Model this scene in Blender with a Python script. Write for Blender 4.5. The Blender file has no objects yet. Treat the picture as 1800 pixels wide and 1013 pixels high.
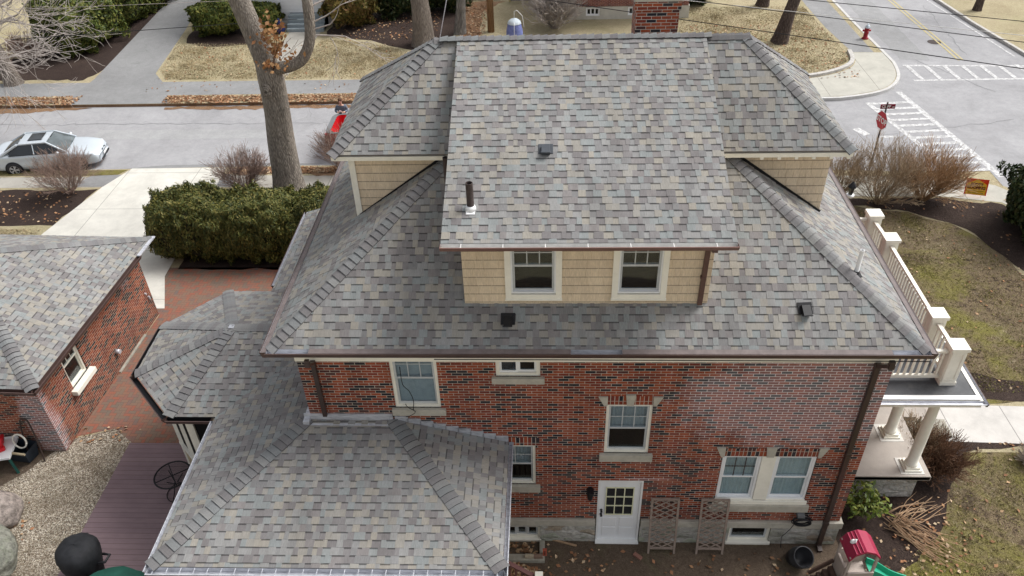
import bpy, math, random
import numpy as np
from mathutils import Vector, Matrix, Euler
random.seed(7); RNG=np.random.default_rng(7)
C=bpy.context.scene.collection
S=bpy.context.scene
rad=math.radians
# ------------------------------------------------------------------ camera
PITCH,YAW,ROLL=0.651,-0.055,-0.035
cam=bpy.data.cameras.new('Camera'); co=bpy.data.objects.new('Camera',cam); C.objects.link(co)
fw=Vector((math.sin(YAW)*math.cos(PITCH),math.cos(YAW)*math.cos(PITCH),-math.sin(PITCH)))
ri=Vector((math.cos(YAW),-math.sin(YAW),0)); up=ri.cross(fw)
r2=ri*math.cos(ROLL)+up*math.sin(ROLL); u2=-ri*math.sin(ROLL)+up*math.cos(ROLL)
m=Matrix((r2,u2,-fw)).transposed().to_4x4(); m.translation=Vector((0,-10.925,15.465)); co.matrix_world=m
cam.sensor_width=36; cam.lens=1408.2/1800*36; cam.clip_end=1500; cam.clip_start=.1
S.camera=co
# ------------------------------------------------------------------ sky, sun, exposure
SUN_EL,SUN_AZ=rad(52),rad(65)      # azimuth from +Y towards +X
w=bpy.data.worlds.new('World'); S.world=w; w.use_nodes=True
wn=w.node_tree.nodes; wl=w.node_tree.links; bg=wn['Background']
sky=wn.new('ShaderNodeTexSky'); sky.sky_type='NISHITA'; sky.sun_disc=False; sky.sun_elevation=SUN_EL; sky.sun_rotation=SUN_AZ
sky.air_density=1.0; sky.dust_density=4.0; sky.ozone_density=.6
hs=wn.new('ShaderNodeHueSaturation'); hs.inputs['Saturation'].default_value=.22
wl.new(sky.outputs[0],hs.inputs['Color']); wl.new(hs.outputs[0],bg.inputs['Color']); bg.inputs['Strength'].default_value=.13
sl=bpy.data.lights.new('Sun','SUN'); sl.energy=1.9; sl.angle=rad(26); sl.color=(1,.985,.965)
so=bpy.data.objects.new('Sun',sl); C.objects.link(so)
sd=Vector((math.sin(SUN_AZ)*math.cos(SUN_EL),math.cos(SUN_AZ)*math.cos(SUN_EL),math.sin(SUN_EL)))
so.rotation_euler=sd.to_track_quat('Z','Y').to_euler(); so.location=(40,10,60)
S.view_settings.view_transform='Standard'; S.view_settings.look='None'; S.view_settings.gamma=1; S.view_settings.exposure=0.56
S.cycles.max_bounces=6; S.cycles.transparent_max_bounces=8
# ------------------------------------------------------------------ object helpers
def tag(o,label=None,cat=None,group=None,kind=None):
    if label: o['label']=label
    if cat: o['category']=cat
    if group: o['group']=group
    if kind: o['kind']=kind
    return o
def thing(name,label,cat,loc=(0,0,0),rotz=0,group=None):
    o=bpy.data.objects.new(name,None); C.objects.link(o); o.location=loc; o.rotation_euler=(0,0,rotz); o.empty_display_size=.3
    return tag(o,label,cat,group)
def copy_tree(o,parent=None):
    c=o.copy(); C.objects.link(c); c.parent=parent
    for ch in list(o.children): copy_tree(ch,c)
    return c
class MB:
    def __init__(s): s.v=[];s.f=[];s.mi=[];s.uv=[];s.uv2=[];s.sm=[]
    def face(s,pts,mi=0,uv=None,uv2=None,smooth=False):
        b=len(s.v); s.v.extend([tuple(p) for p in pts]); s.f.append(tuple(range(b,b+len(pts)))); s.mi.append(mi)
        s.uv.append(uv or [(0,0)]*len(pts)); s.uv2.append(uv2 or [(0,0)]*len(pts)); s.sm.append(smooth)
    def box(s,x0,y0,z0,x1,y1,z1,mi=0,rot=None,uvs=True):
        P=[(x0,y0,z0),(x1,y0,z0),(x1,y1,z0),(x0,y1,z0),(x0,y0,z1),(x1,y0,z1),(x1,y1,z1),(x0,y1,z1)]
        if rot is not None: P=[tuple(rot@Vector(p)) for p in P]
        for q,ax in (((0,3,2,1),2),((4,5,6,7),2),((0,1,5,4),1),((2,3,7,6),1),((1,2,6,5),0),((3,0,4,7),0)):
            pts=[P[i] for i in q]
            uv=[(p[1],p[2]) if ax==0 else (p[0],p[2]) if ax==1 else (p[0],p[1]) for p in pts]
            s.face(pts,mi,uv)
        return s
    def bar(s,a,b,w=.05,h=None,mi=0,up=(0,0,1)):
        h=h or w; a=Vector(a);b=Vector(b); d=b-a; L=d.length
        if L<1e-6: return s
        d.normalize(); upv=Vector(up)
        if abs(d.dot(upv))>.98: upv=Vector((0,1,0))
        x=d.cross(upv).normalized(); z=x.cross(d)
        M4=Matrix((x,d,z)).transposed().to_4x4(); M4.translation=a
        return s.box(-w/2,0,-h/2,w/2,L,h/2,mi,M4)
    def tube(s,pts,rs,n=8,mi=0,cap=True,smooth=True):
        pts=[Vector(p) for p in pts]
        if not hasattr(rs,'__len__'): rs=[rs]*len(pts)
        t0=(pts[1]-pts[0]).normalized(); ref=Vector((0,0,1)) if abs(t0.z)<.9 else Vector((1,0,0))
        x=t0.cross(ref).normalized(); b=len(s.v)
        for i,p in enumerate(pts):
            if i==0: t=pts[1]-pts[0]
            elif i==len(pts)-1: t=pts[i]-pts[i-1]
            else: t=pts[i+1]-pts[i-1]
            t=t.normalized() if t.length>1e-9 else t0
            x=(x-t*x.dot(t)); x=x.normalized() if x.length>1e-6 else t.orthogonal().normalized()
            y=t.cross(x)
            for k in range(n):
                a=2*math.pi*k/n; s.v.append(tuple(p+(x*math.cos(a)+y*math.sin(a))*rs[i]))
        for i in range(len(pts)-1):
            for k in range(n):
                k2=(k+1)%n; s.f.append((b+i*n+k,b+i*n+k2,b+(i+1)*n+k2,b+(i+1)*n+k)); s.mi.append(mi); s.uv.append([(0,0)]*4); s.uv2.append([(0,0)]*4); s.sm.append(smooth)
        if cap and n>2:
            s.f.append(tuple(b+k for k in range(n))[::-1]); s.f.append(tuple(b+(len(pts)-1)*n+k for k in range(n)))
            for _ in range(2): s.mi.append(mi); s.uv.append([(0,0)]*n); s.uv2.append([(0,0)]*n); s.sm.append(False)
        return s
    def lathe(s,prof,c=(0,0,0),n=20,mi=0,smooth=True,a0=0,a1=2*math.pi,axis=None):
        b=len(s.v); full=abs(a1-a0-2*math.pi)<1e-6; m_=n if full else n+1
        for (r,z) in prof:
            for k in range(m_):
                a=a0+(a1-a0)*k/n; p=Vector((r*math.cos(a),r*math.sin(a),z))
                if axis is not None: p=axis@p
                s.v.append((p.x+c[0],p.y+c[1],p.z+c[2]))
        for i in range(len(prof)-1):
            for k in range(n):
                k2=(k+1)%m_; s.f.append((b+i*m_+k,b+i*m_+k2,b+(i+1)*m_+k2,b+(i+1)*m_+k)); s.mi.append(mi); s.uv.append([(0,0)]*4); s.uv2.append([(0,0)]*4); s.sm.append(smooth)
        return s
    def prism(s,poly,z0,z1,mi=0,side_mi=None):
        n=len(poly); side_mi=mi if side_mi is None else side_mi
        s.face([(x,y,z1) for x,y in poly],mi,[(x,y) for x,y in poly])
        L=0
        for i in range(n):
            a=poly[i];b=poly[(i+1)%n]; d=math.dist(a,b)
            s.face([(a[0],a[1],z0),(b[0],b[1],z0),(b[0],b[1],z1),(a[0],a[1],z1)],side_mi,[(L,z0),(L+d,z0),(L+d,z1),(L,z1)]); L+=d
        return s
    def build(s,name,mats,parent=None,bevel=0,subsurf=0,merge=False):
        me=bpy.data.meshes.new(name); me.from_pydata(s.v,[],s.f)
        if not isinstance(mats,(list,tuple)): mats=[mats]
        for m_ in mats: me.materials.append(m_)
        me.polygons.foreach_set('material_index',s.mi); me.polygons.foreach_set('use_smooth',s.sm)
        l=me.uv_layers.new(name='pos'); l.data.foreach_set('uv',[c for f in s.uv for p in f for c in p])
        if any(any(p!=(0,0) for p in f) for f in s.uv2[:50]):
            l2=me.uv_layers.new(name='cell'); l2.data.foreach_set('uv',[c for f in s.uv2 for p in f for c in p])
        o=bpy.data.objects.new(name,me); C.objects.link(o)
        if parent is not None: o.parent=parent
        if merge or bevel or subsurf:
            import bmesh
            bm=bmesh.new(); bm.from_mesh(me); bmesh.ops.remove_doubles(bm,verts=bm.verts,dist=1e-5); bm.to_mesh(me); bm.free()
        if bevel:
            md=o.modifiers.new('b','BEVEL'); md.width=bevel; md.segments=2; md.limit_method='ANGLE'
        if subsurf:
            md=o.modifiers.new('s','SUBSURF'); md.levels=subsurf; md.render_levels=subsurf
        me.update(); return o
# ------------------------------------------------------------------ materials
class NT:
    def __init__(s,name):
        s.m=bpy.data.materials.new(name); s.m.use_nodes=True; s.t=s.m.node_tree; s.b=s.t.nodes['Principled BSDF']
    def n(s,typ,**kw):
        nd=s.t.nodes.new('ShaderNode'+typ)
        for k,v in kw.items():
            if k.startswith('_'): nd.inputs[int(k[1:])].default_value=v
            else: setattr(nd,k,v)
        return nd
    def l(s,a,b): s.t.links.new(a,b)
    def set(s,sock,v):
        if isinstance(v,bpy.types.NodeSocket): s.l(v,sock)
        else: sock.default_value=v
    def math(s,op,a,b=0,clamp=False):
        nd=s.n('Math',operation=op,use_clamp=clamp); s.set(nd.inputs[0],a); s.set(nd.inputs[1],b); return nd.outputs[0]
    def noise(s,vec,scale,detail=4,rough=.6,dist=0):
        nd=s.n('TexNoise'); s.l(vec,nd.inputs['Vector']); nd.inputs['Scale'].default_value=scale; nd.inputs['Detail'].default_value=detail; nd.inputs['Roughness'].default_value=rough; nd.inputs['Distortion'].default_value=dist
        return nd.outputs['Fac']
    def ramp(s,fac,stops,interp='LINEAR'):
        nd=s.n('ValToRGB'); cr=nd.color_ramp; cr.interpolation=interp
        while len(cr.elements)<len(stops): cr.elements.new(.5)
        for e,(p,c) in zip(cr.elements,stops): e.position=p; e.color=(*c,1) if len(c)==3 else c
        s.l(fac,nd.inputs[0]); return nd.outputs[0]
    def mix(s,f,a,b,mode='MIX'):
        nd=s.n('MixRGB',blend_type=mode); s.set(nd.inputs[0],f)
        for i,v in ((1,a),(2,b)):
            if isinstance(v,tuple): v=(*v,1) if len(v)==3 else v
            s.set(nd.inputs[i],v)
        return nd.outputs[0]
    def bump(s,h,strength=.5,dist=.01):
        nd=s.n('Bump'); nd.inputs['Strength'].default_value=strength; nd.inputs['Distance'].default_value=dist; s.l(h,nd.inputs['Height']); s.l(nd.outputs[0],s.b.inputs['Normal'])
    def obj(s): return s.n('TexCoord').outputs['Object']
    def uv(s,name='pos'): return s.n('UVMap',uv_map=name).outputs[0]
    def out(s,col,rough=.85,spec=.3,metal=0):
        s.set(s.b.inputs['Base Color'],(*col,1) if isinstance(col,tuple) and len(col)==3 else col); s.set(s.b.inputs['Roughness'],rough)
        s.b.inputs['Specular IOR Level'].default_value=spec; s.b.inputs['Metallic'].default_value=metal; return s.m
MATS={}
def plain(name,col,rough=.6,var=.12,scale=6,spec=.3,metal=0,bump=0,bscale=80,dirt=None,dirtamt=.5,dlo=.5,dhi=.72):
    if name in MATS: return MATS[name]
    t=NT(name); o=t.obj(); f=t.noise(o,scale,5,.65)
    lo=tuple(c*(1-var*1.6) for c in col); hi=tuple(min(1,c*(1+var)) for c in col)
    c=t.ramp(f,[(.25,lo),(.75,hi)])
    if dirt: c=t.mix(t.math('MULTIPLY',t.ramp(t.noise(o,scale*.6,7,.75),[(dlo,(0,0,0)),(dhi,(1,1,1))]),dirtamt,True),c,dirt)
    if bump: t.bump(t.noise(o,bscale,6,.7),bump,.006 if bscale>=40 else .06)
    MATS[name]=t.out(c,rough,spec,metal); return MATS[name]
def shingle_mat(name,cols,dark=.40,band0=2.83):
    t=NT(name); cell=t.uv('cell'); pos=t.uv('pos'); sp=t.n('SeparateXYZ'); t.l(cell,sp.inputs[0]); pp=t.n('SeparateXYZ'); t.l(pos,pp.inputs[0])
    n=len(cols); c=t.ramp(sp.outputs[0],[(i/n,cols[i]) for i in range(n)],'CONSTANT')
    # vertical streaks and granules inside a tab
    mp=t.n('Mapping'); t.l(pos,mp.inputs[0]); mp.inputs['Scale'].default_value=(60,9,1)
    st=t.noise(mp.outputs[0],1,3,.6); c=t.mix(1,c,t.ramp(st,[(.2,(.80,.80,.80)),(.8,(1.16,1.16,1.16))]),'MULTIPLY')
    big=t.noise(t.obj(),.55,4,.6); c=t.mix(1,c,t.ramp(big,[(.3,(.88,.875,.865)),(.7,(1.07,1.07,1.07))]),'MULTIPLY'); mp2=t.n('Mapping'); t.l(pos,mp2.inputs[0]); mp2.inputs['Scale'].default_value=(2.6,.35,1); c=t.mix(1,c,t.ramp(t.noise(mp2.outputs[0],1,5,.7),[(.32,(.86,.85,.84)),(.6,(1.04,1.04,1.04))]),'MULTIPLY')
    gr=t.noise(pos,160,2,.8); c=t.mix(1,c,t.ramp(gr,[(.3,(.82,.82,.82)),(.7,(1.15,1.15,1.15))]),'MULTIPLY')
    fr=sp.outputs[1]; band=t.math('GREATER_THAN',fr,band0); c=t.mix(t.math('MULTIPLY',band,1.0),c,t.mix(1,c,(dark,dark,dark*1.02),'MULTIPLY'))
    t.bump(gr,.3,.003)
    return t.out(c,.95,.15)
SH=[(.345,.322,.280),(.295,.295,.292),(.262,.285,.287),(.228,.216,.218),(.30,.30,.296),(.200,.188,.190),(.325,.312,.285),(.262,.262,.262),(.245,.228,.226),(.280,.298,.298),(.222,.220,.222),(.312,.296,.266)]
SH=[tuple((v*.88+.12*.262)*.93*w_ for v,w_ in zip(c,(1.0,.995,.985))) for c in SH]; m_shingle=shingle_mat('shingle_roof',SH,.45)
SHL=[tuple(v*1.12 for v in c) for c in SH]; m_shingle_up=m_shingle
m_cap=shingle_mat('ridge_cap',[(.215,.216,.218),(.185,.183,.186),(.24,.24,.236),(.20,.193,.195),(.208,.217,.22),(.175,.168,.17)])
m_siding=shingle_mat('cedar_siding',[(.75,.62,.46),(.735,.605,.45),(.765,.635,.47),(.72,.595,.44)],.5,2.87)  # dark band at each course top paints the shade under the butt above
def brick_mat(name,bl=.2,bh=.0665,mor=.0108,stains=(),mortar=(.60,.53,.45),soldier=False,cols=None,dull=0):
    t=NT(name); uv=t.uv('pos'); s=t.n('SeparateXYZ'); t.l(uv,s.inputs[0]); U,V=s.outputs[0],s.outputs[1]
    if soldier: U,V=V,U
    r=t.math('DIVIDE',V,bh); row=t.math('FLOOR',r); fr=t.math('FRACT',r)
    u=t.math('ADD',t.math('DIVIDE',U,bl),t.math('MULTIPLY',row,.5 if not soldier else 0)); col=t.math('FLOOR',u); fc=t.math('FRACT',u)
    o=t.obj()
    wob=t.math('MULTIPLY',t.math('SUBTRACT',t.noise(o,22,2),.5),.06)
    mv=t.math('LESS_THAN',t.math('ADD',fr,wob),mor/bh); mu=t.math('LESS_THAN',fc,mor/bl*1.05); mm=t.math('MAXIMUM',mv,mu)
    cb=t.n('CombineXYZ'); t.l(row,cb.inputs[0]); t.l(col,cb.inputs[1]); wnz=t.n('TexWhiteNoise',noise_dimensions='3D'); t.l(cb.outputs[0],wnz.inputs['Vector'])
    cols=cols or [(0,(.26,.060,.030)),(.15,(.31,.075,.034)),(.32,(.20,.040,.024)),(.46,(.31,.074,.036)),(.56,(.165,.038,.028)),(.64,(.085,.034,.032)),(.70,(.024,.023,.029)),(.84,(.21,.042,.026)),(.90,(.040,.034,.040)),(.96,(.25,.05,.03))]
    # dark bricks come in drifts
    dn=t.noise(cb.outputs[0],.16,2,.5); val=t.math('ADD',wnz.outputs['Value'],t.math('MULTIPLY',t.math('SUBTRACT',dn,.5),.25),True)
    c=t.ramp(val,cols,'CONSTANT')
    c=t.mix(1,c,t.ramp(t.noise(o,45,4,.7),[(.25,(.68,.68,.68)),(.75,(1.3,1.3,1.3))]),'MULTIPLY')
    mcol=t.ramp(t.noise(o,2.2,5,.7),[(.3,tuple(v*.62 for v in mortar)),(.7,mortar)])
    c=t.mix(mm,c,mcol)
    c=t.mix(t.math('MULTIPLY',t.ramp(t.noise(o,.9,6,.7),[(.52,(0,0,0)),(.75,(1,1,1))]),.22+dull),c,(.12,.085,.075))
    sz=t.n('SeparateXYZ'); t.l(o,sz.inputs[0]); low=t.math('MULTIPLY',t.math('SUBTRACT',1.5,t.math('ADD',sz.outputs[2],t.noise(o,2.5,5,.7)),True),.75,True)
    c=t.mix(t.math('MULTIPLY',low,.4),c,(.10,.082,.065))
    mps=t.n('Mapping'); t.l(o,mps.inputs[0]); mps.inputs['Scale'].default_value=(2.6,2.6,.35); c=t.mix(1,c,t.ramp(t.noise(mps.outputs[0],1,5,.7),[(.35,(.78,.78,.78)),(.6,(1.06,1.06,1.06))]),'MULTIPLY')
    for (cx,cy,cz,rx,rz,amt) in stains:   # lime bloom washed out of the mortar
        mp=t.n('Mapping',vector_type='POINT'); t.l(o,mp.inputs[0]); mp.inputs['Location'].default_value=(-cx/rx,-cy/rx,-cz/rz); mp.inputs['Scale'].default_value=(1/rx,1/rx,1/rz)
        ln=t.n('VectorMath',operation='LENGTH'); t.l(mp.outputs[0],ln.inputs[0])
        k=t.math('SUBTRACT',1.25,ln.outputs['Value']); k=t.math('ADD',k,t.math('MULTIPLY',t.math('SUBTRACT',t.noise(o,1.8,6,.75),.5),1.6)); k=t.math('MULTIPLY',t.math('MULTIPLY',k,1.3,True),amt,True)
        kk=t.math('MULTIPLY',k,t.math('ADD',t.math('MULTIPLY',mm,1.0),.15),True)
        c=t.mix(kk,c,(.78,.74,.75))
    h=t.math('SUBTRACT',t.math('MULTIPLY',t.noise(o,60,3),.25),mm); t.bump(h,.7,.008)
    return t.out(c,.88,.25)
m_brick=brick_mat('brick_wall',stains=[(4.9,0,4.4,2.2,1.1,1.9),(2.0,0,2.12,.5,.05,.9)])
m_brick_side=brick_mat('brick_wall_side'); m_soldier=brick_mat('brick_soldier',soldier=True)
m_brick_ch=brick_mat('brick_chimney',mortar=(.66,.60,.52),stains=[(2.2,5.2,9.3,.9,.25,.5)])
m_brick_gar=brick_mat('brick_garage',mor=.0120,stains=[(-.75,-5.9,.9,.42,1.4,2.2),(0,-1.2,2.0,.5,.5,1.6)],mortar=(.60,.50,.38),dull=.0)
m_brick_far=brick_mat('brick_far',cols=[(0,(.26,.08,.06)),(.4,(.21,.06,.05)),(.7,(.30,.10,.07)),(.9,(.16,.06,.055))])
def stone_mat():
    t=NT('rubble_stone'); o=t.obj(); mp=t.n('Mapping'); t.l(o,mp.inputs[0]); mp.inputs['Scale'].default_value=(2.6,2.6,4.6)
    wv=t.n('VectorMath',operation='ADD'); nz=t.n('TexNoise'); t.l(mp.outputs[0],nz.inputs['Vector']); nz.inputs['Scale'].default_value=1.2
    sc=t.n('VectorMath',operation='SCALE'); t.l(nz.outputs['Color'],sc.inputs[0]); sc.inputs['Scale'].default_value=.9; t.l(mp.outputs[0],wv.inputs[0]); t.l(sc.outputs[0],wv.inputs[1])
    v=t.n('TexVoronoi'); t.l(wv.outputs[0],v.inputs['Vector']); v.inputs['Scale'].default_value=1
    e=t.n('TexVoronoi',feature='DISTANCE_TO_EDGE'); t.l(wv.outputs[0],e.inputs['Vector']); e.inputs['Scale'].default_value=1
    s=t.n('SeparateColor'); t.l(v.outputs['Color'],s.inputs[0])
    c=t.ramp(s.outputs[0],[(0,(.33,.32,.28)),(.25,(.44,.43,.39)),(.5,(.36,.37,.30)),(.7,(.50,.48,.44)),(.88,(.38,.32,.25))],'CONSTANT')
    c=t.mix(1,c,t.ramp(t.noise(o,14,6,.75),[(.25,(.55,.55,.55)),(.75,(1.4,1.4,1.4))]),'MULTIPLY')
    c=t.mix(t.math('MULTIPLY',t.ramp(t.noise(o,4,5,.7),[(.5,(0,0,0)),(.65,(1,1,1))]),.35),c,(.17,.21,.11))
    mk=t.math('LESS_THAN',e.outputs[0],.055); c=t.mix(mk,c,(.40,.38,.35))
    t.bump(t.math('ADD',t.math('MULTIPLY',e.outputs[0],1.5,True),t.math('MULTIPLY',t.noise(o,12,5),.5)),1,.05)
    return t.out(c,.9)
m_stone=stone_mat()
def ground_mat(name,stops,s1=.5,s2=9,s3=42,mix2=.5,bump=.8,bd=.03,patch=None,rough=.95):
    t=NT(name); o=t.obj(); a=t.noise(o,s1,6,.7,.4); b=t.noise(o,s2,5,.75); c3=t.noise(o,s3,3,.8)
    f=t.math('ADD',t.math('MULTIPLY',a,1-mix2),t.math('MULTIPLY',b,mix2)); f=t.math('ADD',f,t.math('MULTIPLY',t.math('SUBTRACT',c3,.5),.28))
    c=t.ramp(f,stops); c=t.mix(1,c,t.ramp(c3,[(.2,(.62,.62,.62)),(.8,(1.35,1.35,1.35))]),'MULTIPLY')
    if patch:
        for (col,sc,lo,hi,amt) in patch: c=t.mix(t.math('MULTIPLY',t.ramp(t.noise(o,sc,6,.7,.5),[(lo,(0,0,0)),(hi,(1,1,1))]),amt),c,col)
    t.bump(t.math('ADD',b,c3),bump,bd); return t.out(c,rough,.15)
m_lawn=ground_mat('straw_lawn',[(.3,(.23,.19,.115)),(.47,(.37,.315,.20)),(.6,(.45,.39,.255)),(.72,(.34,.30,.18))],patch=[((.24,.24,.11),.35,.52,.7,.4),((.25,.15,.09),1.1,.6,.75,.45),((.20,.16,.10),3.2,.56,.7,.4)])
m_lawn2=ground_mat('patchy_lawn',[(.40,(.045,.032,.024)),(.46,(.13,.095,.06)),(.505,(.23,.175,.11)),(.55,(.11,.088,.045)),(.62,(.26,.21,.14))],s1=.9,s2=7,s3=38,bump=1,bd=.03,mix2=.6,patch=[((.20,.195,.035),.38,.48,.60,.6),((.05,.036,.026),1.3,.54,.66,.6),((.30,.25,.18),2.6,.60,.7,.35)])
m_dirt=ground_mat('bare_soil',[(.3,(.07,.05,.036)),(.5,(.115,.085,.062)),(.7,(.165,.125,.09))],patch=[((.10,.115,.045),1.2,.55,.75,.35)])
m_mulch=ground_mat('bark_mulch',[(.3,(.026,.018,.016)),(.52,(.055,.038,.032)),(.7,(.10,.072,.058))],s2=16,bump=1,bd=.04,patch=[((.20,.14,.10),14,.66,.74,.5)])
m_leafbed=ground_mat('leaf_litter',[(.3,(.13,.075,.045)),(.5,(.26,.155,.09)),(.7,(.36,.25,.16))],s2=20,bump=1,bd=.04)
def asphalt_mat(name,base,crack=True,tint=(1,1,1)):
    t=NT(name); o=t.obj(); a=t.noise(o,.35,6,.7,.6); g=t.noise(o,70,2,.8)
    b=tuple(base*k for k in tint); c=t.ramp(a,[(.3,tuple(v*.84 for v in b)),(.7,tuple(v*1.13 for v in b))])
    c=t.mix(1,c,t.ramp(g,[(.2,(.72,.72,.72)),(.8,(1.28,1.28,1.28))]),'MULTIPLY')
    c=t.mix(1,c,t.ramp(t.noise(o,4,5,.8),[(.3,(.90,.90,.90)),(.7,(1.1,1.1,1.1))]),'MULTIPLY')
    if crack:
        mp=t.n('Mapping'); t.l(o,mp.inputs[0]); nz=t.n('TexNoise'); t.l(o,nz.inputs['Vector']); nz.inputs['Scale'].default_value=.8; nz.inputs['Detail'].default_value=5
        ad=t.n('VectorMath',operation='ADD'); sc=t.n('VectorMath',operation='SCALE'); t.l(nz.outputs['Color'],sc.inputs[0]); sc.inputs['Scale'].default_value=2.2; t.l(o,ad.inputs[0]); t.l(sc.outputs[0],ad.inputs[1])
        e=t.n('TexVoronoi',feature='DISTANCE_TO_EDGE'); t.l(ad.outputs[0],e.inputs['Vector']); e.inputs['Scale'].default_value=.22
        k=t.math('MULTIPLY',t.math('LESS_THAN',e.outputs[0],.005),t.math('GREATER_THAN',t.noise(o,.5,3),.56)); c=t.mix(t.math('MULTIPLY',k,.25),c,(.12,.12,.12))
    t.bump(g,.4,.006); return t.out(c,.9,.2)
m_road=asphalt_mat('asphalt_road',.325,tint=(1,.99,1.01)); m_drive2=asphalt_mat('asphalt_drive',.245); m_walk_as=asphalt_mat('asphalt_walk',.26)
m_patch=asphalt_mat('asphalt_patch',.24,False)
def slab_mat(name,base,jx,jy,dirt=.3,ox=0,oy=0):
    t=NT(name); o=t.obj(); s=t.n('SeparateXYZ'); t.l(o,s.inputs[0])
    c=t.ramp(t.noise(o,1.1,7,.72,.3),[(.3,tuple(v*.80 for v in base)),(.7,tuple(v*1.07 for v in base))])
    c=t.mix(1,c,t.ramp(t.noise(o,50,3,.8),[(.2,(.88,.88,.88)),(.8,(1.1,1.1,1.1))]),'MULTIPLY')
    c=t.mix(t.math('MULTIPLY',t.ramp(t.noise(o,.8,7,.75,1),[(.55,(0,0,0)),(.75,(1,1,1))]),dirt),c,tuple(v*.55 for v in base))
    for ax,j,of in ((0,jx,ox),(1,jy,oy)):
        if j:
            f=t.math('FRACT',t.math('DIVIDE',t.math('ADD',s.outputs[ax],of+1000),j)); k=t.math('LESS_THAN',f,.022/j); c=t.mix(k,c,tuple(v*.42 for v in base))
    return t.out(c,.88,.2)
m_conc=slab_mat('pale_concrete',(.64,.62,.56),2.9,2.75,.2,oy=.5); m_walk=slab_mat('walk_concrete',(.39,.37,.33),1.5,0,.35); m_corner=slab_mat('corner_concrete',(.47,.455,.40),2.4,0,.3)
m_porchfloor=slab_mat('porch_slab',(.43,.385,.345),0,0,.35); m_frontwalk=slab_mat('front_walk',(.58,.555,.52),1.55,0,.25,ox=.4)
m_curb=plain('granite_curb',(.52,.50,.47),.9,.18,7,dirt=(.25,.22,.18)); m_curb_w=plain('white_curb',(.56,.55,.53),.85,.12,7,dirt=(.4,.38,.35),dirtamt=.5)
m_lime=plain('limestone',(.47,.44,.375),.9,.14,5,bump=.4,dirt=(.26,.25,.2),dirtamt=.55); m_conc_rough=plain('rough_concrete',(.36,.34,.29),.95,.2,4,bump=.6,dirt=(.16,.17,.11),dirtamt=.6)
m_cream=plain('cream_paint',(.87,.84,.74),.5,.05,3,dirt=(.5,.45,.35),dirtamt=.25); m_white=plain('white_paint',(.80,.80,.79),.4,.04,3); m_vinyl=plain('white_vinyl',(.82,.83,.84),.35,.03,3)
m_sash=plain('grey_sash',(.52,.54,.55),.45,.08,5); m_yellowed=plain('yellowed_white',(.76,.75,.52),.5,.06,5)
m_brown=plain('brown_aluminium',(.085,.052,.045),.4,.18,3,spec=.45); m_brownlight=plain('brown_gutter_guard',(.165,.135,.13),.6,.2,5); m_bronze=plain('dark_bronze',(.05,.032,.028),.35,.2,4,spec=.5)
def galv():
    t=NT('galvanised'); o=t.obj(); mp=t.n('Mapping'); t.l(o,mp.inputs[0]); mp.inputs['Scale'].default_value=(3,14,14)
    c=t.ramp(t.noise(mp.outputs[0],1.5,6,.7),[(.3,(.30,.31,.34)),(.5,(.55,.56,.60)),(.7,(.70,.71,.74))]); return t.out(c,.42,.5,.35)
m_galv=galv(); m_black=plain('black_metal',(.012,.012,.014),.4,.2,6); m_blackpl=plain('black_plastic',(.025,.025,.028),.45,.2,8); m_rust=plain('rusty_iron',(.06,.044,.04),.75,.35,14)
m_pvc=plain('white_pvc',(.80,.80,.80),.4,.05,4); m_rub=plain('dark_membrane',(.075,.078,.085),.55,.25,1.3,dirt=(.16,.16,.155),dirtamt=.6)
def glass_mat(name,tint=(.85,.9,.92),refl=.04):
    t=NT(name); t.t.nodes.remove(t.b); o=t.t.nodes['Material Output']; g=t.n('BsdfGlossy'); g.inputs['Roughness'].default_value=.03; tr=t.n('BsdfTransparent'); tr.inputs[0].default_value=(*tint,1)
    lw=t.n('LayerWeight'); lw.inputs[0].default_value=.5; mx=t.n('MixShader'); k=t.math('ADD',t.math('POWER',lw.outputs['Facing'],4.0),refl,True); t.l(k,mx.inputs[0]); t.l(tr.outputs[0],mx.inputs[1]); t.l(g.outputs[0],mx.inputs[2]); t.l(mx.outputs[0],o.inputs[0]); return t.m
m_glass=glass_mat('window_glass'); m_glass_dark=plain('tinted_glass',(.02,.024,.028),.06,.2,2,spec=.7)
m_windshield=plain('windscreen_glass',(.10,.12,.125),.08,.3,2,spec=.8)
def screen_mat():
    t=NT('insect_screen'); return t.out((.012,.012,.013),.8,.1)
m_screen=screen_mat(); m_blind=plain('grey_blind',(.42,.45,.47),.7,.1,9); m_curtain=plain('pale_curtain',(.56,.62,.62),.9,.08,5); m_room=plain('dark_room',(.018,.017,.017),.9,.3,2); m_card=plain('cardboard',(.35,.26,.17),.9,.1,5)
def deck_mat():
    t=NT('composite_deck'); o=t.obj(); s=t.n('SeparateXYZ'); t.l(o,s.inputs[0]); r=t.math('DIVIDE',t.math('ADD',s.outputs[1],100),.14); row=t.math('FLOOR',r); f=t.math('FRACT',r)
    wnz=t.n('TexWhiteNoise',noise_dimensions='1D'); t.l(row,wnz.inputs['W']); c=t.ramp(wnz.outputs['Value'],[(0,(.192,.134,.146)),(.5,(.203,.142,.153)),(1,(.216,.152,.163))])
    mp=t.n('Mapping'); t.l(o,mp.inputs[0]); mp.inputs['Scale'].default_value=(2,40,1); c=t.mix(1,c,t.ramp(t.noise(mp.outputs[0],1.5,4),[(.3,(.88,.88,.88)),(.7,(1.1,1.1,1.1))]),'MULTIPLY')
    c=t.mix(t.math('LESS_THAN',f,.07),c,(.085,.055,.058)); c=t.mix(1,c,t.ramp(t.noise(o,.9,6,.7),[(.3,(.86,.86,.86)),(.7,(1.1,1.1,1.1))]),'MULTIPLY'); return t.out(c,.6,.3)
m_deck=deck_mat()
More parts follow.
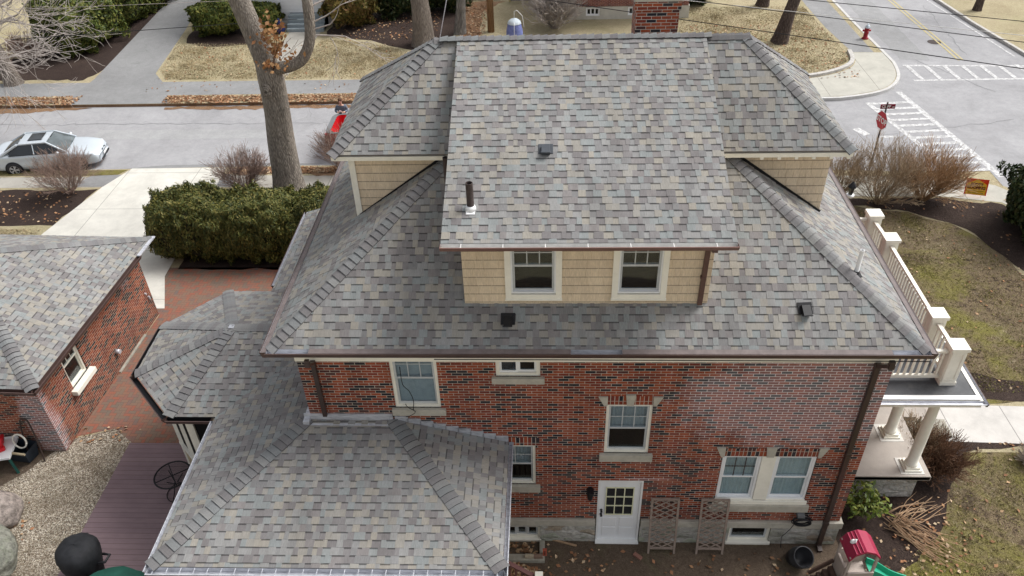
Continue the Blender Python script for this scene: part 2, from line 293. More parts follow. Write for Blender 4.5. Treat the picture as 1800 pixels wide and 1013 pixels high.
def paver_mat():
    t=NT('brick_pavers'); o=t.obj(); mp=t.n('Mapping'); t.l(o,mp.inputs[0]); mp.inputs['Rotation'].default_value=(0,0,rad(2))
    s=t.n('SeparateXYZ'); t.l(mp.outputs[0],s.inputs[0]); L=.1
    x=t.math('DIVIDE',t.math('ADD',s.outputs[0],200),L); y=t.math('DIVIDE',t.math('ADD',s.outputs[1],200),L)
    # true herringbone: cell class from (ix - iy) mod 4
    ix=t.math('FLOOR',x); iy=t.math('FLOOR',y); k=t.math('FLOORED_MODULO',t.math('SUBTRACT',ix,iy),4); fx=t.math('FRACT',x); fy=t.math('FRACT',y)
    isH0=t.math('COMPARE',k,0); isH1=t.math('COMPARE',k,1); isV2=t.math('COMPARE',k,2); isV3=t.math('COMPARE',k,3)
    for q in (isH0,isH1,isV2,isV3): q.node.inputs[2].default_value=.1
    bx=t.math('SUBTRACT',ix,isH1); by=t.math('SUBTRACT',iy,isV2)
    cb=t.n('CombineXYZ'); t.l(bx,cb.inputs[0]); t.l(by,cb.inputs[1]); wnz=t.n('TexWhiteNoise',noise_dimensions='2D'); t.l(cb.outputs[0],wnz.inputs['Vector'])
    g=.075
    L0=t.math('MULTIPLY',t.math('LESS_THAN',fx,g),t.math('SUBTRACT',1,isH1)); L1=t.math('MULTIPLY',t.math('LESS_THAN',fy,g),t.math('SUBTRACT',1,isV2)); mm=t.math('MAXIMUM',L0,L1)
    big=t.noise(o,.55,4,.6); v=t.math('ADD',t.math('MULTIPLY',wnz.outputs['Value'],.55),t.math('MULTIPLY',big,.75))
    c=t.ramp(v,[(.35,(.165,.125,.10)),(.5,(.20,.135,.10)),(.64,(.235,.12,.085)),(.78,(.28,.105,.07)),(.95,(.16,.12,.105))])
    c=t.mix(mm,c,(.10,.085,.068)); c=t.mix(t.math('MULTIPLY',t.ramp(t.noise(o,1.3,6,.7),[(.5,(0,0,0)),(.72,(1,1,1))]),.45),c,(.19,.155,.11)); t.bump(t.math('SUBTRACT',1,mm),.6,.006); return t.out(c,.9,.2)
m_paver=paver_mat()
def gravel_mat():
    t=NT('gravel'); o=t.obj(); v=t.n('TexVoronoi'); t.l(o,v.inputs['Vector']); v.inputs['Scale'].default_value=34; s=t.n('SeparateColor'); t.l(v.outputs['Color'],s.inputs[0])
    c=t.ramp(s.outputs[0],[(0,(.24,.19,.14)),(.2,(.40,.34,.26)),(.42,(.56,.50,.40)),(.6,(.33,.28,.22)),(.78,(.68,.62,.52)),(.93,(.16,.12,.095))],'CONSTANT')
    c=t.mix(t.ramp(v.outputs['Distance'],[(.45,(0,0,0)),(.75,(1,1,1))]),c,(.09,.07,.05))
    c=t.mix(t.math('MULTIPLY',t.ramp(t.noise(o,.9,6,.75,.5),[(.44,(0,0,0)),(.60,(1,1,1))]),.7),c,(.12,.092,.062)); t.bump(t.math('SUBTRACT',1,v.outputs['Distance']),1,.02); return t.out(c,.9,.2)
m_gravel=gravel_mat()
def bark_mat(name,c1,c2,sc=(7,7,1.3)):
    t=NT(name); o=t.obj(); mp=t.n('Mapping'); t.l(o,mp.inputs[0]); mp.inputs['Scale'].default_value=sc
    f=t.noise(mp.outputs[0],2.0,7,.72,1.1); v=t.n('TexVoronoi',feature='DISTANCE_TO_EDGE'); t.l(mp.outputs[0],v.inputs['Vector']); v.inputs['Scale'].default_value=2.2
    h=t.math('ADD',f,t.math('MULTIPLY',v.outputs[0],.9)); c=t.ramp(h,[(.35,c1),(.85,c2)]); c=t.mix(1,c,t.ramp(t.noise(o,1.2,5),[(.3,(.8,.8,.8)),(.7,(1.15,1.15,1.12))]),'MULTIPLY'); t.bump(h,1,.09); return t.out(c,.95,.15)
m_bark=bark_mat('oak_bark',(.13,.11,.095),(.45,.40,.345),(9,9,1.8)); m_bark_far=bark_mat('grey_bark',(.13,.105,.09),(.31,.27,.235)); m_bark_dk=bark_mat('dark_bark',(.045,.034,.03),(.17,.13,.115))
m_twig=plain('pale_twig',(.46,.41,.375),.9,.3,2); m_twig_red=plain('reddish_twig',(.35,.25,.205),.9,.35,3); m_twig_gold=plain('golden_twig',(.42,.26,.14),.9,.35,3); m_twig_tan=plain('tan_twig',(.40,.30,.20),.9,.35,3); m_twig_br=plain('brown_twig',(.16,.085,.05),.9,.35,3); m_straw=plain('dry_stalk',(.45,.30,.185),.9,.3,4); m_pgrass=plain('pale_dry_grass',(.55,.47,.40),.9,.2,3)
def leaf_mat(name,cols,rough=.6):
    t=NT(name); g=t.n('NewGeometry'); c=t.ramp(g.outputs['Random Per Island'],[(i/len(cols),q) for i,q in enumerate(cols)],'CONSTANT')
    o=t.obj(); c=t.mix(1,c,t.ramp(t.noise(o,1.1,4,.6),[(.3,(.72,.74,.70)),(.7,(1.3,1.25,1.2))]),'MULTIPLY'); t.b.inputs['Subsurface Weight'].default_value=0
    return t.out(c,rough,.25)
m_arb=leaf_mat('arborvitae_leaf',[(.10,.108,.026),(.062,.076,.020),(.14,.135,.034),(.042,.056,.016),(.17,.148,.042),(.08,.09,.022)])
m_arb_far=leaf_mat('far_hedge_leaf',[(.09,.12,.022),(.06,.085,.018),(.13,.145,.03),(.04,.06,.016),(.15,.15,.035)])
m_yew=leaf_mat('dark_yew_leaf',[(.03,.05,.018),(.02,.036,.014),(.045,.065,.02),(.055,.06,.022)])
m_gold=leaf_mat('golden_evergreen',[(.17,.13,.035),(.12,.10,.03),(.20,.12,.05),(.08,.085,.02),(.22,.17,.05)])
m_broad=leaf_mat('broad_leaf',[(.14,.19,.03),(.09,.13,.025),(.20,.23,.05),(.06,.09,.02)],.4)
m_dead=leaf_mat('dead_oak_leaf',[(.46,.24,.10),(.36,.17,.07),(.55,.33,.16),(.28,.13,.06)]); m_fallen=leaf_mat('fallen_leaf',[(.34,.19,.10),(.26,.13,.07),(.42,.28,.17),(.19,.105,.06),(.50,.38,.26),(.30,.15,.08)],.8)
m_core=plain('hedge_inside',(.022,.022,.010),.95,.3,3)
m_line=plain('road_paint',(.66,.655,.65),.8,.14,12,dirt=(.33,.325,.325),dirtamt=1,dlo=.42,dhi=.60); m_yline=plain('yellow_paint',(.50,.42,.20),.8,.1,6,dirt=(.42,.41,.40),dirtamt=.8)
m_redp=plain('red_plastic',(.62,.02,.03),.4,.1,5); m_rock=plain('grey_boulder',(.25,.25,.21),.9,.5,9,bump=1,bscale=9,dirt=(.20,.22,.15),dirtamt=.6); m_rock2=plain('pink_boulder',(.33,.28,.25),.9,.5,9,bump=1,bscale=9,dirt=(.05,.04,.03),dirtamt=.5)
# ------------------------------------------------------------------ ground, roads, paths
def sheet(name,poly,z,m_,kind='structure'):
    b=MB(); b.face([(x,y,z) for x,y in poly],0,[(x,y) for x,y in poly]); return tag(b.build(name,m_),kind=kind)
def block(name,poly,z0,z1,m_,side):
    b=MB(); b.prism(poly,z0,z1,0,1); return tag(b.build(name,[m_,side]),kind='structure')
def sm(pts,n=4):       # smooth a polyline (Catmull-Rom)
    out=[]
    for i in range(len(pts)-1):
        p0=Vector(pts[max(i-1,0)]);p1=Vector(pts[i]);p2=Vector(pts[i+1]);p3=Vector(pts[min(i+2,len(pts)-1)])
        for k in range(n):
            t=k/n; out.append(tuple(.5*((2*p1)+(-p0+p2)*t+(2*p0-5*p1+4*p2-p3)*t*t+(-p0+3*p1-3*p2+p3)*t**3)))
    out.append(tuple(pts[-1])); return out
def rough(poly,amp=.12,step=.5,closed=True):     # ragged edge
    out=[];n=len(poly)
    for i in range(n if closed else n-1):
        a=poly[i];b=poly[(i+1)%n];k=max(1,int(math.dist(a,b)/step))
        if k>60: k=60
        for j in range(k):
            t=j/k; out.append((a[0]+(b[0]-a[0])*t+random.uniform(-amp,amp),a[1]+(b[1]-a[1])*t+random.uniform(-amp,amp)))
    return out
sheet('ground',[(-400,-400),(400,-400),(400,400),(-400,400)],-.135,m_lawn)
sheet('road',[(-90,16.9),(17,16.9),(17,-60),(26,-60),(26,16.9),(90,16.9),(90,24.6),(24.2,24.6),(24.2,90),(16,90),(16,24.6),(-90,24.6)],-.128,m_road)
near=[(-90,17.0),(-22,17.25)]+sm([(-10,17.55),(0,17.35),(12.5,16.75),(15.3,16.35),(16.9,15.5),(17.8,13.9),(18.1,11.5),(18.1,0)],5)+[(18.1,-60),(-90,-60)]
block('lawn',near[::-1],-.13,0,m_lawn,m_curb)
farL=[(-90,23.6),(-20,23.65)]+sm([(-8,23.7),(8,23.45),(12.4,23.4),(13.6,23.5),(15.0,23.95),(15.9,24.6),(16.6,25.7),(16.95,27.2),(16.95,28.8),(16.7,37)],4)+[(16.3,90),(-90,90)]
block('lawn',farL,-.13,0,m_lawn,m_leafbed)
farR=[(23.6,28.3),(22.9,33),(22.5,37),(21.5,90),(90,90),(90,24.9),(30,25.1),(25.2,25.6),(24.2,26.6)]
block('lawn',farR[::-1],-.13,0,m_lawn,m_curb)
# kerb stones standing a little proud along the corner and across the side road
def kerb(pts,w_=.15,m_=m_curb_w,z1=.015,z0=-.125):
    b=MB()
    for i in range(len(pts)-1):
        a=Vector(pts[i]);c=Vector(pts[i+1]);d=(c-a).normalized();n=Vector((-d.y,d.x))*w_
        P=[(a.x,a.y),(c.x,c.y),(c.x+n.x,c.y+n.y),(a.x+n.x,a.y+n.y)]; b.prism(P,z0,z1)
    return tag(b.build('kerb',m_),kind='structure')
kerb(sm([(-7.5,23.67),(8,23.43),(12.4,23.38),(13.6,23.48),(15.0,23.93),(15.92,24.58),(16.62,25.68),(16.97,27.2),(16.97,28.8),(16.72,37),(16.5,60)],4))
kerb([(21.7,75),(22.48,37),(22.88,33),(23.58,28.3),(24.2,26.6),(25.2,25.6),(30,25.1)],.16,m_curb)
# far side
sheet('sidewalk',[(-90,24.65),(12,24.6),(12,26.15),(-90,26.4)],.004,m_walk_as)
sheet('driveway',[(-22.9,23.66),(-17.7,23.68),(-18.3,24.9),(-19.0,26.2),(-19.8,27.3),(-20.6,33.9),(-21.5,39.1),(-23.5,60),(-26,60),(-23.6,39.2),(-23.0,31),(-22.7,26.7)],.008,m_drive2)
sheet('sidewalk',[(14.9,60),(14.9,36),(15.0,32.5),(15.35,28.85),(16.4,28.8),(16.3,36),(15.9,60)],.004,m_walk_as)
sheet('sidewalk',[(4,23.58),(12.4,23.55)]+sm([(13.55,23.65),(14.9,24.1),(15.78,24.7),(16.45,25.75),(16.8,27.2),(16.8,28.75)],3)+[(15.35,28.8)]+sm([(15.2,27.8),(14.8,27.0),(13.9,26.25),(12.4,25.65),(10,25.4),(4,25.4)],3),.010,m_corner)
b=MB()
lawnk=sm([(15.30,28.9),(15.14,27.8),(14.74,27.05),(13.85,26.32),(12.4,25.72),(10,25.46),(6,25.46)],4)
for i in range(len(lawnk)-1):
    a,c=Vector(lawnk[i]),Vector(lawnk[i+1]); n=Vector(((c-a).y,-(c-a).x)).normalized()*.2
    b.prism([(a.x,a.y),(a.x+n.x,a.y+n.y),(c.x+n.x,c.y+n.y),(c.x,c.y)][::-1],0,.13)
tag(b.build('kerb',m_curb),kind='structure')
sheet('verge',rough([(-40,23.7),(-22.6,23.75),(-23.0,24.5),(-40,24.6)],.14,.3),.012,m_leafbed)
sheet('verge',rough([(-17.5,23.78),(-4,23.78),(-4,24.45),(-18.1,24.45)],.13,.25),.012,m_leafbed)
# leaf litter washed over the road edge
sheet('verge',rough([(-30,22.9),(-24,23.1),(-21.4,23.5),(-21.4,23.62),(-30,23.58)],.1,.25),-.120,m_leafbed)
sheet('verge',rough([(-17.8,23.35),(-14,23.2),(-8,23.3),(-8,23.62),(-17.8,23.6)],.1,.25),-.120,m_leafbed)
sheet('mulch_bed',rough([(-12.2,32.4),(-9.6,31.5),(-7.2,30.0),(-5.2,29.2),(-4.9,45),(-12.2,45)],.1,.7),.006,m_mulch)
sheet('mulch_bed',rough([(-40,27.0),(-23.1,26.6),(-22.6,29),(-23.0,33),(-23.2,40),(-25.5,40),(-27.5,29.6),(-40,29)],.14,.35),.0055,m_mulch)
sheet('mulch_bed',rough([(-19.8,31.6),(-18.2,30.9),(-16.2,31.2),(-15.8,34),(-20.2,34)],.1,.5),.006,m_mulch)
sheet('path',[(-14.1,26.4),(-12.9,26.4),(-12.6,33.1),(-14.4,33.1)],.012,m_walk)
sheet('verge',rough([(-4.6,30),(-3.6,30),(-3.7,36),(-2.5,37.8),(-4.9,37.8)],.12,.5),.008,m_leafbed)
# near side, west
sheet('sidewalk',[(-90,15.9),(-17.3,15.9),(-17.1,16.75),(-90,16.6)],.004,m_walk)
sheet('sidewalk',[(-12.9,15.85),(10,15.2),(10,16.2),(-12.9,16.8)],.004,m_walk)
sheet('sidewalk',[(10,14.85),(14.3,14.8),(16.3,14.35),(17.4,12.4),(17.9,12.6),(17.5,14.3),(16.6,15.55),(15.2,16.25),(10,16.4)],.008,m_corner)
sheet('driveway',[(-18.7,15.95),(-17.3,15.95),(-16.9,16.9),(-18.3,16.8)],.010,m_patch)
sheet('driveway',[(-12.95,15.9),(-12.2,15.9),(-12.6,16.85),(-12.95,16.85)],.010,m_patch)
sheet('driveway',[(-16.85,17.38),(-17.43,15.9),(-18.15,12.55),(-18.3,8.3),(-12.0,8.3),(-12.65,10),(-12.95,17.4)][::-1],.015,m_conc)
sheet('verge',rough([(-90,16.7),(-17.2,16.85),(-17.0,17.3),(-90,17.0)],.04,1),.012,m_lawn2)
sheet('verge',rough([(-12.8,16.85),(-3,16.6),(-3,17.25),(-12.8,17.4)],.1,.25),.012,m_leafbed)
sheet('verge',rough([(-26,16.72),(-17.0,17.32),(-12.9,17.5),(-9,17.9),(-12,18.0),(-15.5,17.9),(-17.5,17.55),(-26,17.1)],.03,.5),-.120,m_patch)
sheet('mulch_bed',rough([(-22,15.75),(-17.6,15.7),(-17.85,14.2),(-18.0,13.2),(-20.1,13.1),(-22,13)],.09,.5),.006,m_mulch)
sheet('mulch_bed',rough([(-12.85,15.8),(-4,15.5),(-4,10.4),(-12.3,10.4),(-12.85,12.5)],.09,.5),.006,m_mulch)
sheet('patio',[(-13.0,10.5),(-13.0,8.0),(-12.05,8.0),(-12.35,2.95),(-11.4,3.25),(-10.72,2.7),(-6,2.7),(-4,2.7),(-4,10.5),(-12.3,10.5)],.006,m_paver)
sheet('gravel_bed',rough([(-10.7,2.75),(-11.4,3.25),(-12.3,2.9),(-12.75,2.2),(-13.7,1.0),(-20,.3),(-20,-9),(-10.7,-9)],.06,.4),.010,m_gravel)
sheet('soil',rough([(-22,2.9),(-12.2,2.9),(-12.4,.2),(-22,-.8)],.1,.5),.005,m_dirt)
sheet('soil',rough([(-7,.3),(7,.3),(7.0,-1.2),(6.2,-2.6),(6,-9),(-7,-9)],.12,.5),.006,m_dirt)
sheet('lawn',rough([(6,-9),(6.3,-2.4),(7.4,-.6),(8.9,.6),(9.3,1.6),(10.2,2.6),(12.2,2.7),(18,2.2),(18,-9)],.15,.5),.008,m_lawn2)
sheet('lawn',rough([(8.3,4.4),(18,4.4),(18,9),(15.9,8.5),(15.1,10.1),(14.75,11.4),(14.3,12.7),(12.9,13.8),(11,14.1),(8.3,14)],.15,.5),.007,m_lawn2)
sheet('mulch_bed',rough([(6.4,.2),(6.5,-.9),(7.6,-.7),(9.0,.5),(9.5,1.7),(10.3,2.7),(12,2.95),(12,3.2),(8,3.2),(6.4,2)],.1,.4),.012,m_mulch)
sheet('mulch_bed',rough([(9.6,4.4),(16,4.4),(14,5.0),(10.5,5.6),(9.6,5.6)],.1,.4),.011,m_mulch)
sheet('mulch_bed',rough([(8.5,14.7),(14.3,14.65),(16.3,14.2),(17.5,12.2),(18,9),(15.9,8.5),(15.1,10.1),(14.75,11.4),(14.3,12.7),(12.9,13.8),(11,14.2),(9,13.6)],.1,.4),.014,m_mulch)
sheet('path',[(9.7,3.0),(30,2.3),(30,3.6),(9.7,4.3)],.018,m_frontwalk)
# painted road markings
b=MB(); zz=-.123
def stripe(a,c,w_,mi=0):
    a=Vector(a);c=Vector(c);d=(c-a).normalized();n=Vector((-d.y,d.x))*w_/2
    b.face([(a.x-n.x,a.y-n.y,zz),(c.x-n.x,c.y-n.y,zz),(c.x+n.x,c.y+n.y,zz),(a.x+n.x,a.y+n.y,zz)],mi)
L0,L1=Vector((14.35,23.15)),Vector((15.68,16.6)); R0,R1=Vector((16.1,24.3)),Vector((17.25,16.4))
stripe(L0,L1,.22); stripe(R0,R1,.26); zz=-.119
for k in range(12):
    t=.02+k*.085; a=L0.lerp(L1,t); c=R0.lerp(R1,t); c.y=a.y+.12+.0*k; stripe(a,c,.2)
zz=-.123; stripe((17.25,25.55),(24.0,25.6),.16); stripe((17.35,27.35),(23.2,27.1),.16); zz=-.119
for k in range(7):
    x=17.55+k*.86; stripe((x,27.3),(x+.12,25.6),.2)
stripe((13.05,20.6),(13.35,20.0),.35)
stripe((13.8,19.8),(14.5,19.8),.16)
stripe((19.6,75),(19.95,37),.09,1); stripe((19.95,37),(20.25,27.9),.09,1); stripe((19.82,75),(20.17,37),.09,1); stripe((20.17,37),(20.47,27.9),.09,1)
stripe((21.3,75),(22.1,37),.1); stripe((22.1,37),(23.1,28.3),.1)
tag(b.build('road_marking',[m_line,m_yline]),kind='structure')
sheet('road_patch',rough([(17.5,28.1),(18.9,28.0),(18.9,39),(17.4,39)],.05,.5),-.1245,asphalt_mat('asphalt_repair',.285,False))
sheet('road_patch',rough([(-20,20.3),(-11,20.2),(-11,21.1),(-20,21.2)],.05,.5),-.1245,asphalt_mat('asphalt_repair_pale',.34,False))
b=MB(); b.lathe([(.33,-.121),(0,-.121)],(20.0,30.4,0),24); tag(b.build('manhole_cover',m_rust),'round iron manhole cover in the side road','manhole')
b=MB(); rnc=random.Random(3)
for (a,c) in (((18.2,28),(20.4,24.2)),((21.6,36),(20.8,28.5)),((-30,21.9),(-9,21.7)),((14,20),(20,21.3))):
    n=int(math.dist(a,c)/.4); pp=[(a[0]+(c[0]-a[0])*i/n+rnc.gauss(0,.06),a[1]+(c[1]-a[1])*i/n+rnc.gauss(0,.06)) for i in range(n+1)]
    for i in range(n):
        p,q=Vector(pp[i]),Vector(pp[i+1]); nn_=Vector((-(q-p).y,(q-p).x)).normalized()*rnc.uniform(.012,.03); b.face([(p.x-nn_.x,p.y-nn_.y,-.1225),(q.x-nn_.x,q.y-nn_.y,-.1225),(q.x+nn_.x,q.y+nn_.y,-.1225),(p.x+nn_.x,p.y+nn_.y,-.1225)])
tag(b.build('tar_seam',plain('tar',(.235,.235,.24),.7,.2,6)),kind='structure')
# ------------------------------------------------------------------ roof builders
def clip(poly,clipper):
    def inside(p,a,b): return (b[0]-a[0])*(p[1]-a[1])-(b[1]-a[1])*(p[0]-a[0])>=-1e-9
    def isec(p,q,a,b):
        x1,y1,x2,y2=*p,*q; x3,y3,x4,y4=*a,*b; d=(x1-x2)*(y3-y4)-(y1-y2)*(x3-x4)
        if abs(d)<1e-12: return q
        t=((x1-x3)*(y3-y4)-(y1-y3)*(x3-x4))/d; return (x1+t*(x2-x1),y1+t*(y2-y1))
    out=poly
    for i in range(len(clipper)):
        a=clipper[i];b=clipper[(i+1)%len(clipper)]; inp=out; out=[]
        if not inp: break
        if all(inside(p,a,b) for p in inp): out=inp; continue
        for j in range(len(inp)):
            p=inp[j-1];q=inp[j]; ip=inside(p,a,b);iq=inside(q,a,b)
            if iq:
                if not ip: out.append(isec(p,q,a,b))
                out.append(q)
            elif ip: out.append(isec(p,q,a,b))
    return out
def area(p): return .5*sum(p[i-1][0]*p[i][1]-p[i][0]*p[i-1][1] for i in range(len(p)))
def shingles(B,pts3,expo=.143,tw=(.075,.17),tilt=.006,thick=.0065,seed=0,deck=.06,gap=0,base=0.0,pt=.5):
    """pts3: planar convex polygon, first edge = eave (left to right seen from outside below)"""
    rn=random.Random(seed); P0=Vector(pts3[0]); U=(Vector(pts3[1])-P0).normalized(); 
    N=Vector((0,0,0))
    for i in range(1,len(pts3)-1): N+=(Vector(pts3[i])-P0).cross(Vector(pts3[i+1])-P0)
    N.normalize(); V=N.cross(U)
    poly=[((Vector(p)-P0).dot(U),(Vector(p)-P0).dot(V)) for p in pts3]
    if area(poly)<0: poly=poly[::-1]
    us=[p[0] for p in poly]; vs=[p[1] for p in poly]; u0,u1,v0m,v1m=min(us),max(us),min(vs),max(vs)
    def W(u,v,h): return P0+U*u+V*v+N*h
    # deck slab
    if deck:
        n=len(poly); B.face([W(u,v,-.001) for u,v in poly],0,uv2=[(0,0)]*n); B.face([W(u,v,-deck) for u,v in poly][::-1],0)
        for i in range(n):
            a=poly[i];c=poly[(i+1)%n]; B.face([W(*a,-deck),W(*c,-deck),W(*c,-.001),W(*a,-.001)],0,uv2=[(.3,0)]*4)
    k=0; v=v0m+.0
    rows=int((v1m-v0m)/expo)+2
    for k in range(rows):
        va=v0m+(k-1)*expo+.6*expo; vb=va+expo
        if vb<=v0m: continue
        u=u0-rn.uniform(0,.3); tooth=rn.random()<pt; tone=rn.random()
        while u<u1:
            wd=rn.uniform(*tw); ue=u+wd
            if rn.random()<.8: tooth=(not tooth) and pt>0
            if rn.random()<.96: tone=rn.random()
            q=clip([(u,va),(ue-gap,va),(ue-gap,vb),(u,vb)],poly)
            if len(q)>2 and area(q)>2e-4:
                th=thick if tooth else .001
                H=lambda vv: base+th+tilt*(vb-vv)/expo
                cell=lambda vv:(tone,(vv-va)/expo+(0 if tooth else 2))
                B.face([W(a,b_,H(b_)) for a,b_ in q],0,[(a,b_) for a,b_ in q],[cell(b_) for a,b_ in q])
                n=len(q)
                for i in range(n):
                    a=q[i];c=q[(i+1)%n]
                    low=abs(a[1]-c[1])<1e-6 and a[1]<va+1e-5; side=(tooth or gap) and abs(a[0]-c[0])<1e-6
                    if low or side:
                        B.face([W(a[0],a[1],base-.001),W(c[0],c[1],base-.001),W(c[0],c[1],H(c[1])),W(a[0],a[1],H(a[1]))],0,[a,a,c,c],[(tone,.5)]*4)
            u=ue
def caps(B,A,D,n1,n2,wid=.15,step=.147,seed=0,lift=.036,trim=0):
    """hip or ridge cap tabs from A (low end) to D"""
    rn=random.Random(seed); A=Vector(A);D=Vector(D); d=D-A; L=d.length; d.normalize(); n1=Vector(n1).normalized();n2=Vector(n2).normalized()
    s1=d.cross(n1); s1=s1 if s1.dot(n2)<0 else -s1; s2=d.cross(n2); s2=s2 if s2.dot(n1)<0 else -s2
    nm=(n1+n2).normalized(); k=0; t=0
    while t<L-.02:
        e=min(t+step*1.15,L); tone=rn.random(); h0=lift+rn.uniform(-.002,.003); h1=.006; ww=wid*rn.uniform(.97,1.03)
        p=A+d*t; q=A+d*e; c0=p+nm*h0; c1=q+nm*h1
        l0=p+s1*ww+n1*(h0*.75+.004); l1=q+s1*ww*.97+n1*.012; r0=p+s2*ww+n2*(h0*.75+.004); r1=q+s2*ww*.97+n2*.012
        m0=p+s1*ww*.3+n1*(h0+.004); m1=q+s1*ww*.3+n1*(h1+.010); k0=p+s2*ww*.3+n2*(h0+.004); k1=q+s2*ww*.3+n2*(h1+.010)
        u=[(0,t),(0,e),(ww,e),(ww,t)]; U2=[(tone,.1),(tone,.9),(tone,.9),(tone,.1)]
        B.face([l0,m0,m1,l1][::1],0,u,U2,True);B.face([m0,c0,c1,m1],0,u,U2,True);B.face([c0,k0,k1,c1],0,u,U2,True);B.face([k0,r0,r1,k1],0,u,U2,True)
        z=.03
        for a,c,nn in ((l0,m0,n1),(m0,c0,n1),(c0,k0,n2),(k0,r0,n2)): B.face([a,c,c-nn*z,a-nn*z],0,u,[(tone,2.95)]*4)
        for a,c,nn in ((l0,l1,n1),(r0,r1,n2)): B.face([a,c,c-nn*z,a-nn*z],0,u,[(tone,2.95)]*4)
        t+=step
def pn(a,b,c):
    a,b,c=Vector(a),Vector(b),Vector(c); n=(b-a).cross(c-a).normalized(); return n if n.z>0 else -n
def wall(B,M4,u0,u1,z0,z1,openings=(),mi=0,reveal=.11,rmi=None):
    us=sorted({u0,u1,*[v for o in openings for v in o[:2]]}); zs=sorted({z0,z1,*[v for o in openings for v in o[2:4]]})
    us=[u for u in us if u0<=u<=u1]; zs=[z for z in zs if z0<=z<=z1]
    for i in range(len(us)-1):
        for j in range(len(zs)-1):
            cu=(us[i]+us[i+1])/2;cz=(zs[j]+zs[j+1])/2
            if any(o[0]<cu<o[1] and o[2]<cz<o[3] for o in openings): continue
            q=[(us[i],zs[j]),(us[i+1],zs[j]),(us[i+1],zs[j+1]),(us[i],zs[j+1])]; B.face([M4@Vector((a,0,c)) for a,c in q],mi,q)
    r=mi if rmi is None else rmi
    for (a,c,e,f) in [o[:4] for o in openings]:
        for p,q in (((a,e),(a,f)),((c,f),(c,e)),((c,e),(a,e)),((a,f),(c,f))):
            if p[1]==q[1] and (p[1]<=z0 or p[1]>=z1): continue
            B.face([M4@Vector((p[0],0,p[1])),M4@Vector((q[0],0,q[1])),M4@Vector((q[0],reveal,q[1])),M4@Vector((p[0],reveal,p[1]))],r,[(p[0],p[1]),(q[0],q[1]),(q[0]+.1,q[1]),(p[0]+.1,p[1])])
def window(parent,M4,u0,u1,z0,z1,rec=.06,room=.9,frame=None,sash=None,cols=3,rows=2,inside='dark',fr=.055,mid=.5,muntin=None,kind='hung',label=None,open_=0):
    frame=frame or m_cream; sash=sash or m_sash; muntin=muntin or sash
    b=MB(); y0,y1=rec-.035,rec+.06
    def bx(B,a,y,c,d,yy,e,mi=0): B.box(a,y,c,d,yy,e,mi,M4)
    bx(b,u0,y0,z0,u0+fr,y1,z1);bx(b,u1-fr,y0,z0,u1,y1,z1);bx(b,u0+fr,y0,z0,u1-fr,y1,z0+fr);bx(b,u0+fr,y0,z1-fr,u1-fr,y1,z1)
    # room behind
    a,c,e,f=u0+.01,u1-.01,z0+.01,z1-.01; dpt=y1+room
    for q in ([(a,y1,e),(a,dpt,e),(a,dpt,f),(a,y1,f)],[(c,y1,e),(c,y1,f),(c,dpt,f),(c,dpt,e)],[(a,y1,e),(c,y1,e),(c,dpt,e),(a,dpt,e)],[(a,y1,f),(a,dpt,f),(c,dpt,f),(c,y1,f)],[(a,dpt,e),(c,dpt,e),(c,dpt,f),(a,dpt,f)]):
        b.face([M4@Vector(p) for p in q],1)
    wo=b.build('window',[frame,m_room],parent); 
    if label: wo['label']=label
    U0,U1,Z0,Z1=u0+fr,u1-fr,z0+fr,z1-fr; zm=Z0+(Z1-Z0)*mid; s=.04; b=MB(); g=MB(); mu=MB()
    if kind=='hung':
        for (za,zb,yy) in ((zm-s/2,Z1,rec-.015),(Z0,zm+s/2,rec+.015)):
            bx(b,U0,yy,za,U0+s,yy+.028,zb);bx(b,U1-s,yy,za,U1,yy+.028,zb);bx(b,U0+s,yy,za,U1-s,yy+.028,za+s);bx(b,U0+s,yy,zb-s,U1-s,yy+.028,zb)
            bx(g,U0+s,yy+.012,za+s,U1-s,yy+.016,zb-s)
        za=zm-s/2+s; zb=Z1-s
        for k in range(1,cols): x=U0+s+(U1-U0-2*s)*k/cols; bx(mu,x-.009,rec-.006,za,x+.009,rec+.004,zb)
        for k in range(1,rows): z=za+(zb-za)*k/rows; bx(mu,U0+s,rec-.004,z-.009,U1-s,rec+.006,z+.009)
    else:   # fixed or sliding lights side by side
        n=kind[1]; w_=(U1-U0)/n
        for k in range(n):
            A=U0+k*w_; D=A+w_; yy=rec-.01+.02*(k%2)
            bx(b,A,yy,Z0,A+s,yy+.028,Z1);bx(b,D-s,yy,Z0,D,yy+.028,Z1);bx(b,A+s,yy,Z0,D-s,yy+.028,Z0+s);bx(b,A+s,yy,Z1-s,D-s,yy+.028,Z1); bx(g,A+s,yy+.012,Z0+s,D-s,yy+.016,Z1-s)
    b.build('sash',sash,wo); g.build('pane',m_glass,wo)
    if mu.v: mu.build('muntins',muntin,wo)
    if inside!='dark':
        b=MB(); yy=rec+.05
        if inside=='blind':
            n=int((Z1-Z0)/.05)
            for k in range(n): z=Z0+k*.05; b.face([M4@Vector(p) for p in ((U0,yy,z),(U1,yy,z),(U1,yy+.012,z+.052),(U0,yy+.012,z+.052))])
            b.build('blind',m_blind,wo)
        elif inside in('curtain','halfcurtain'):
            z=Z0 if inside=='curtain' else zm-.02; n=18
            for k in range(n):
                a=U0+(U1-U0)*k/n; c=U0+(U1-U0)*(k+1)/n; b.face([M4@Vector(p) for p in ((a,yy+.02*(k%2),z),(c,yy+.02*((k+1)%2),z),(c,yy+.02*((k+1)%2),Z1),(a,yy+.02*(k%2),Z1))])
            b.build('curtain',m_curtain if inside=='curtain' else m_blind,wo)
        elif inside=='shade':
            b.box(U0,yy,zm+(Z1-zm)*.55,U1,yy+.01,Z1,0,M4); b.build('blind',m_card,wo)
    return wo
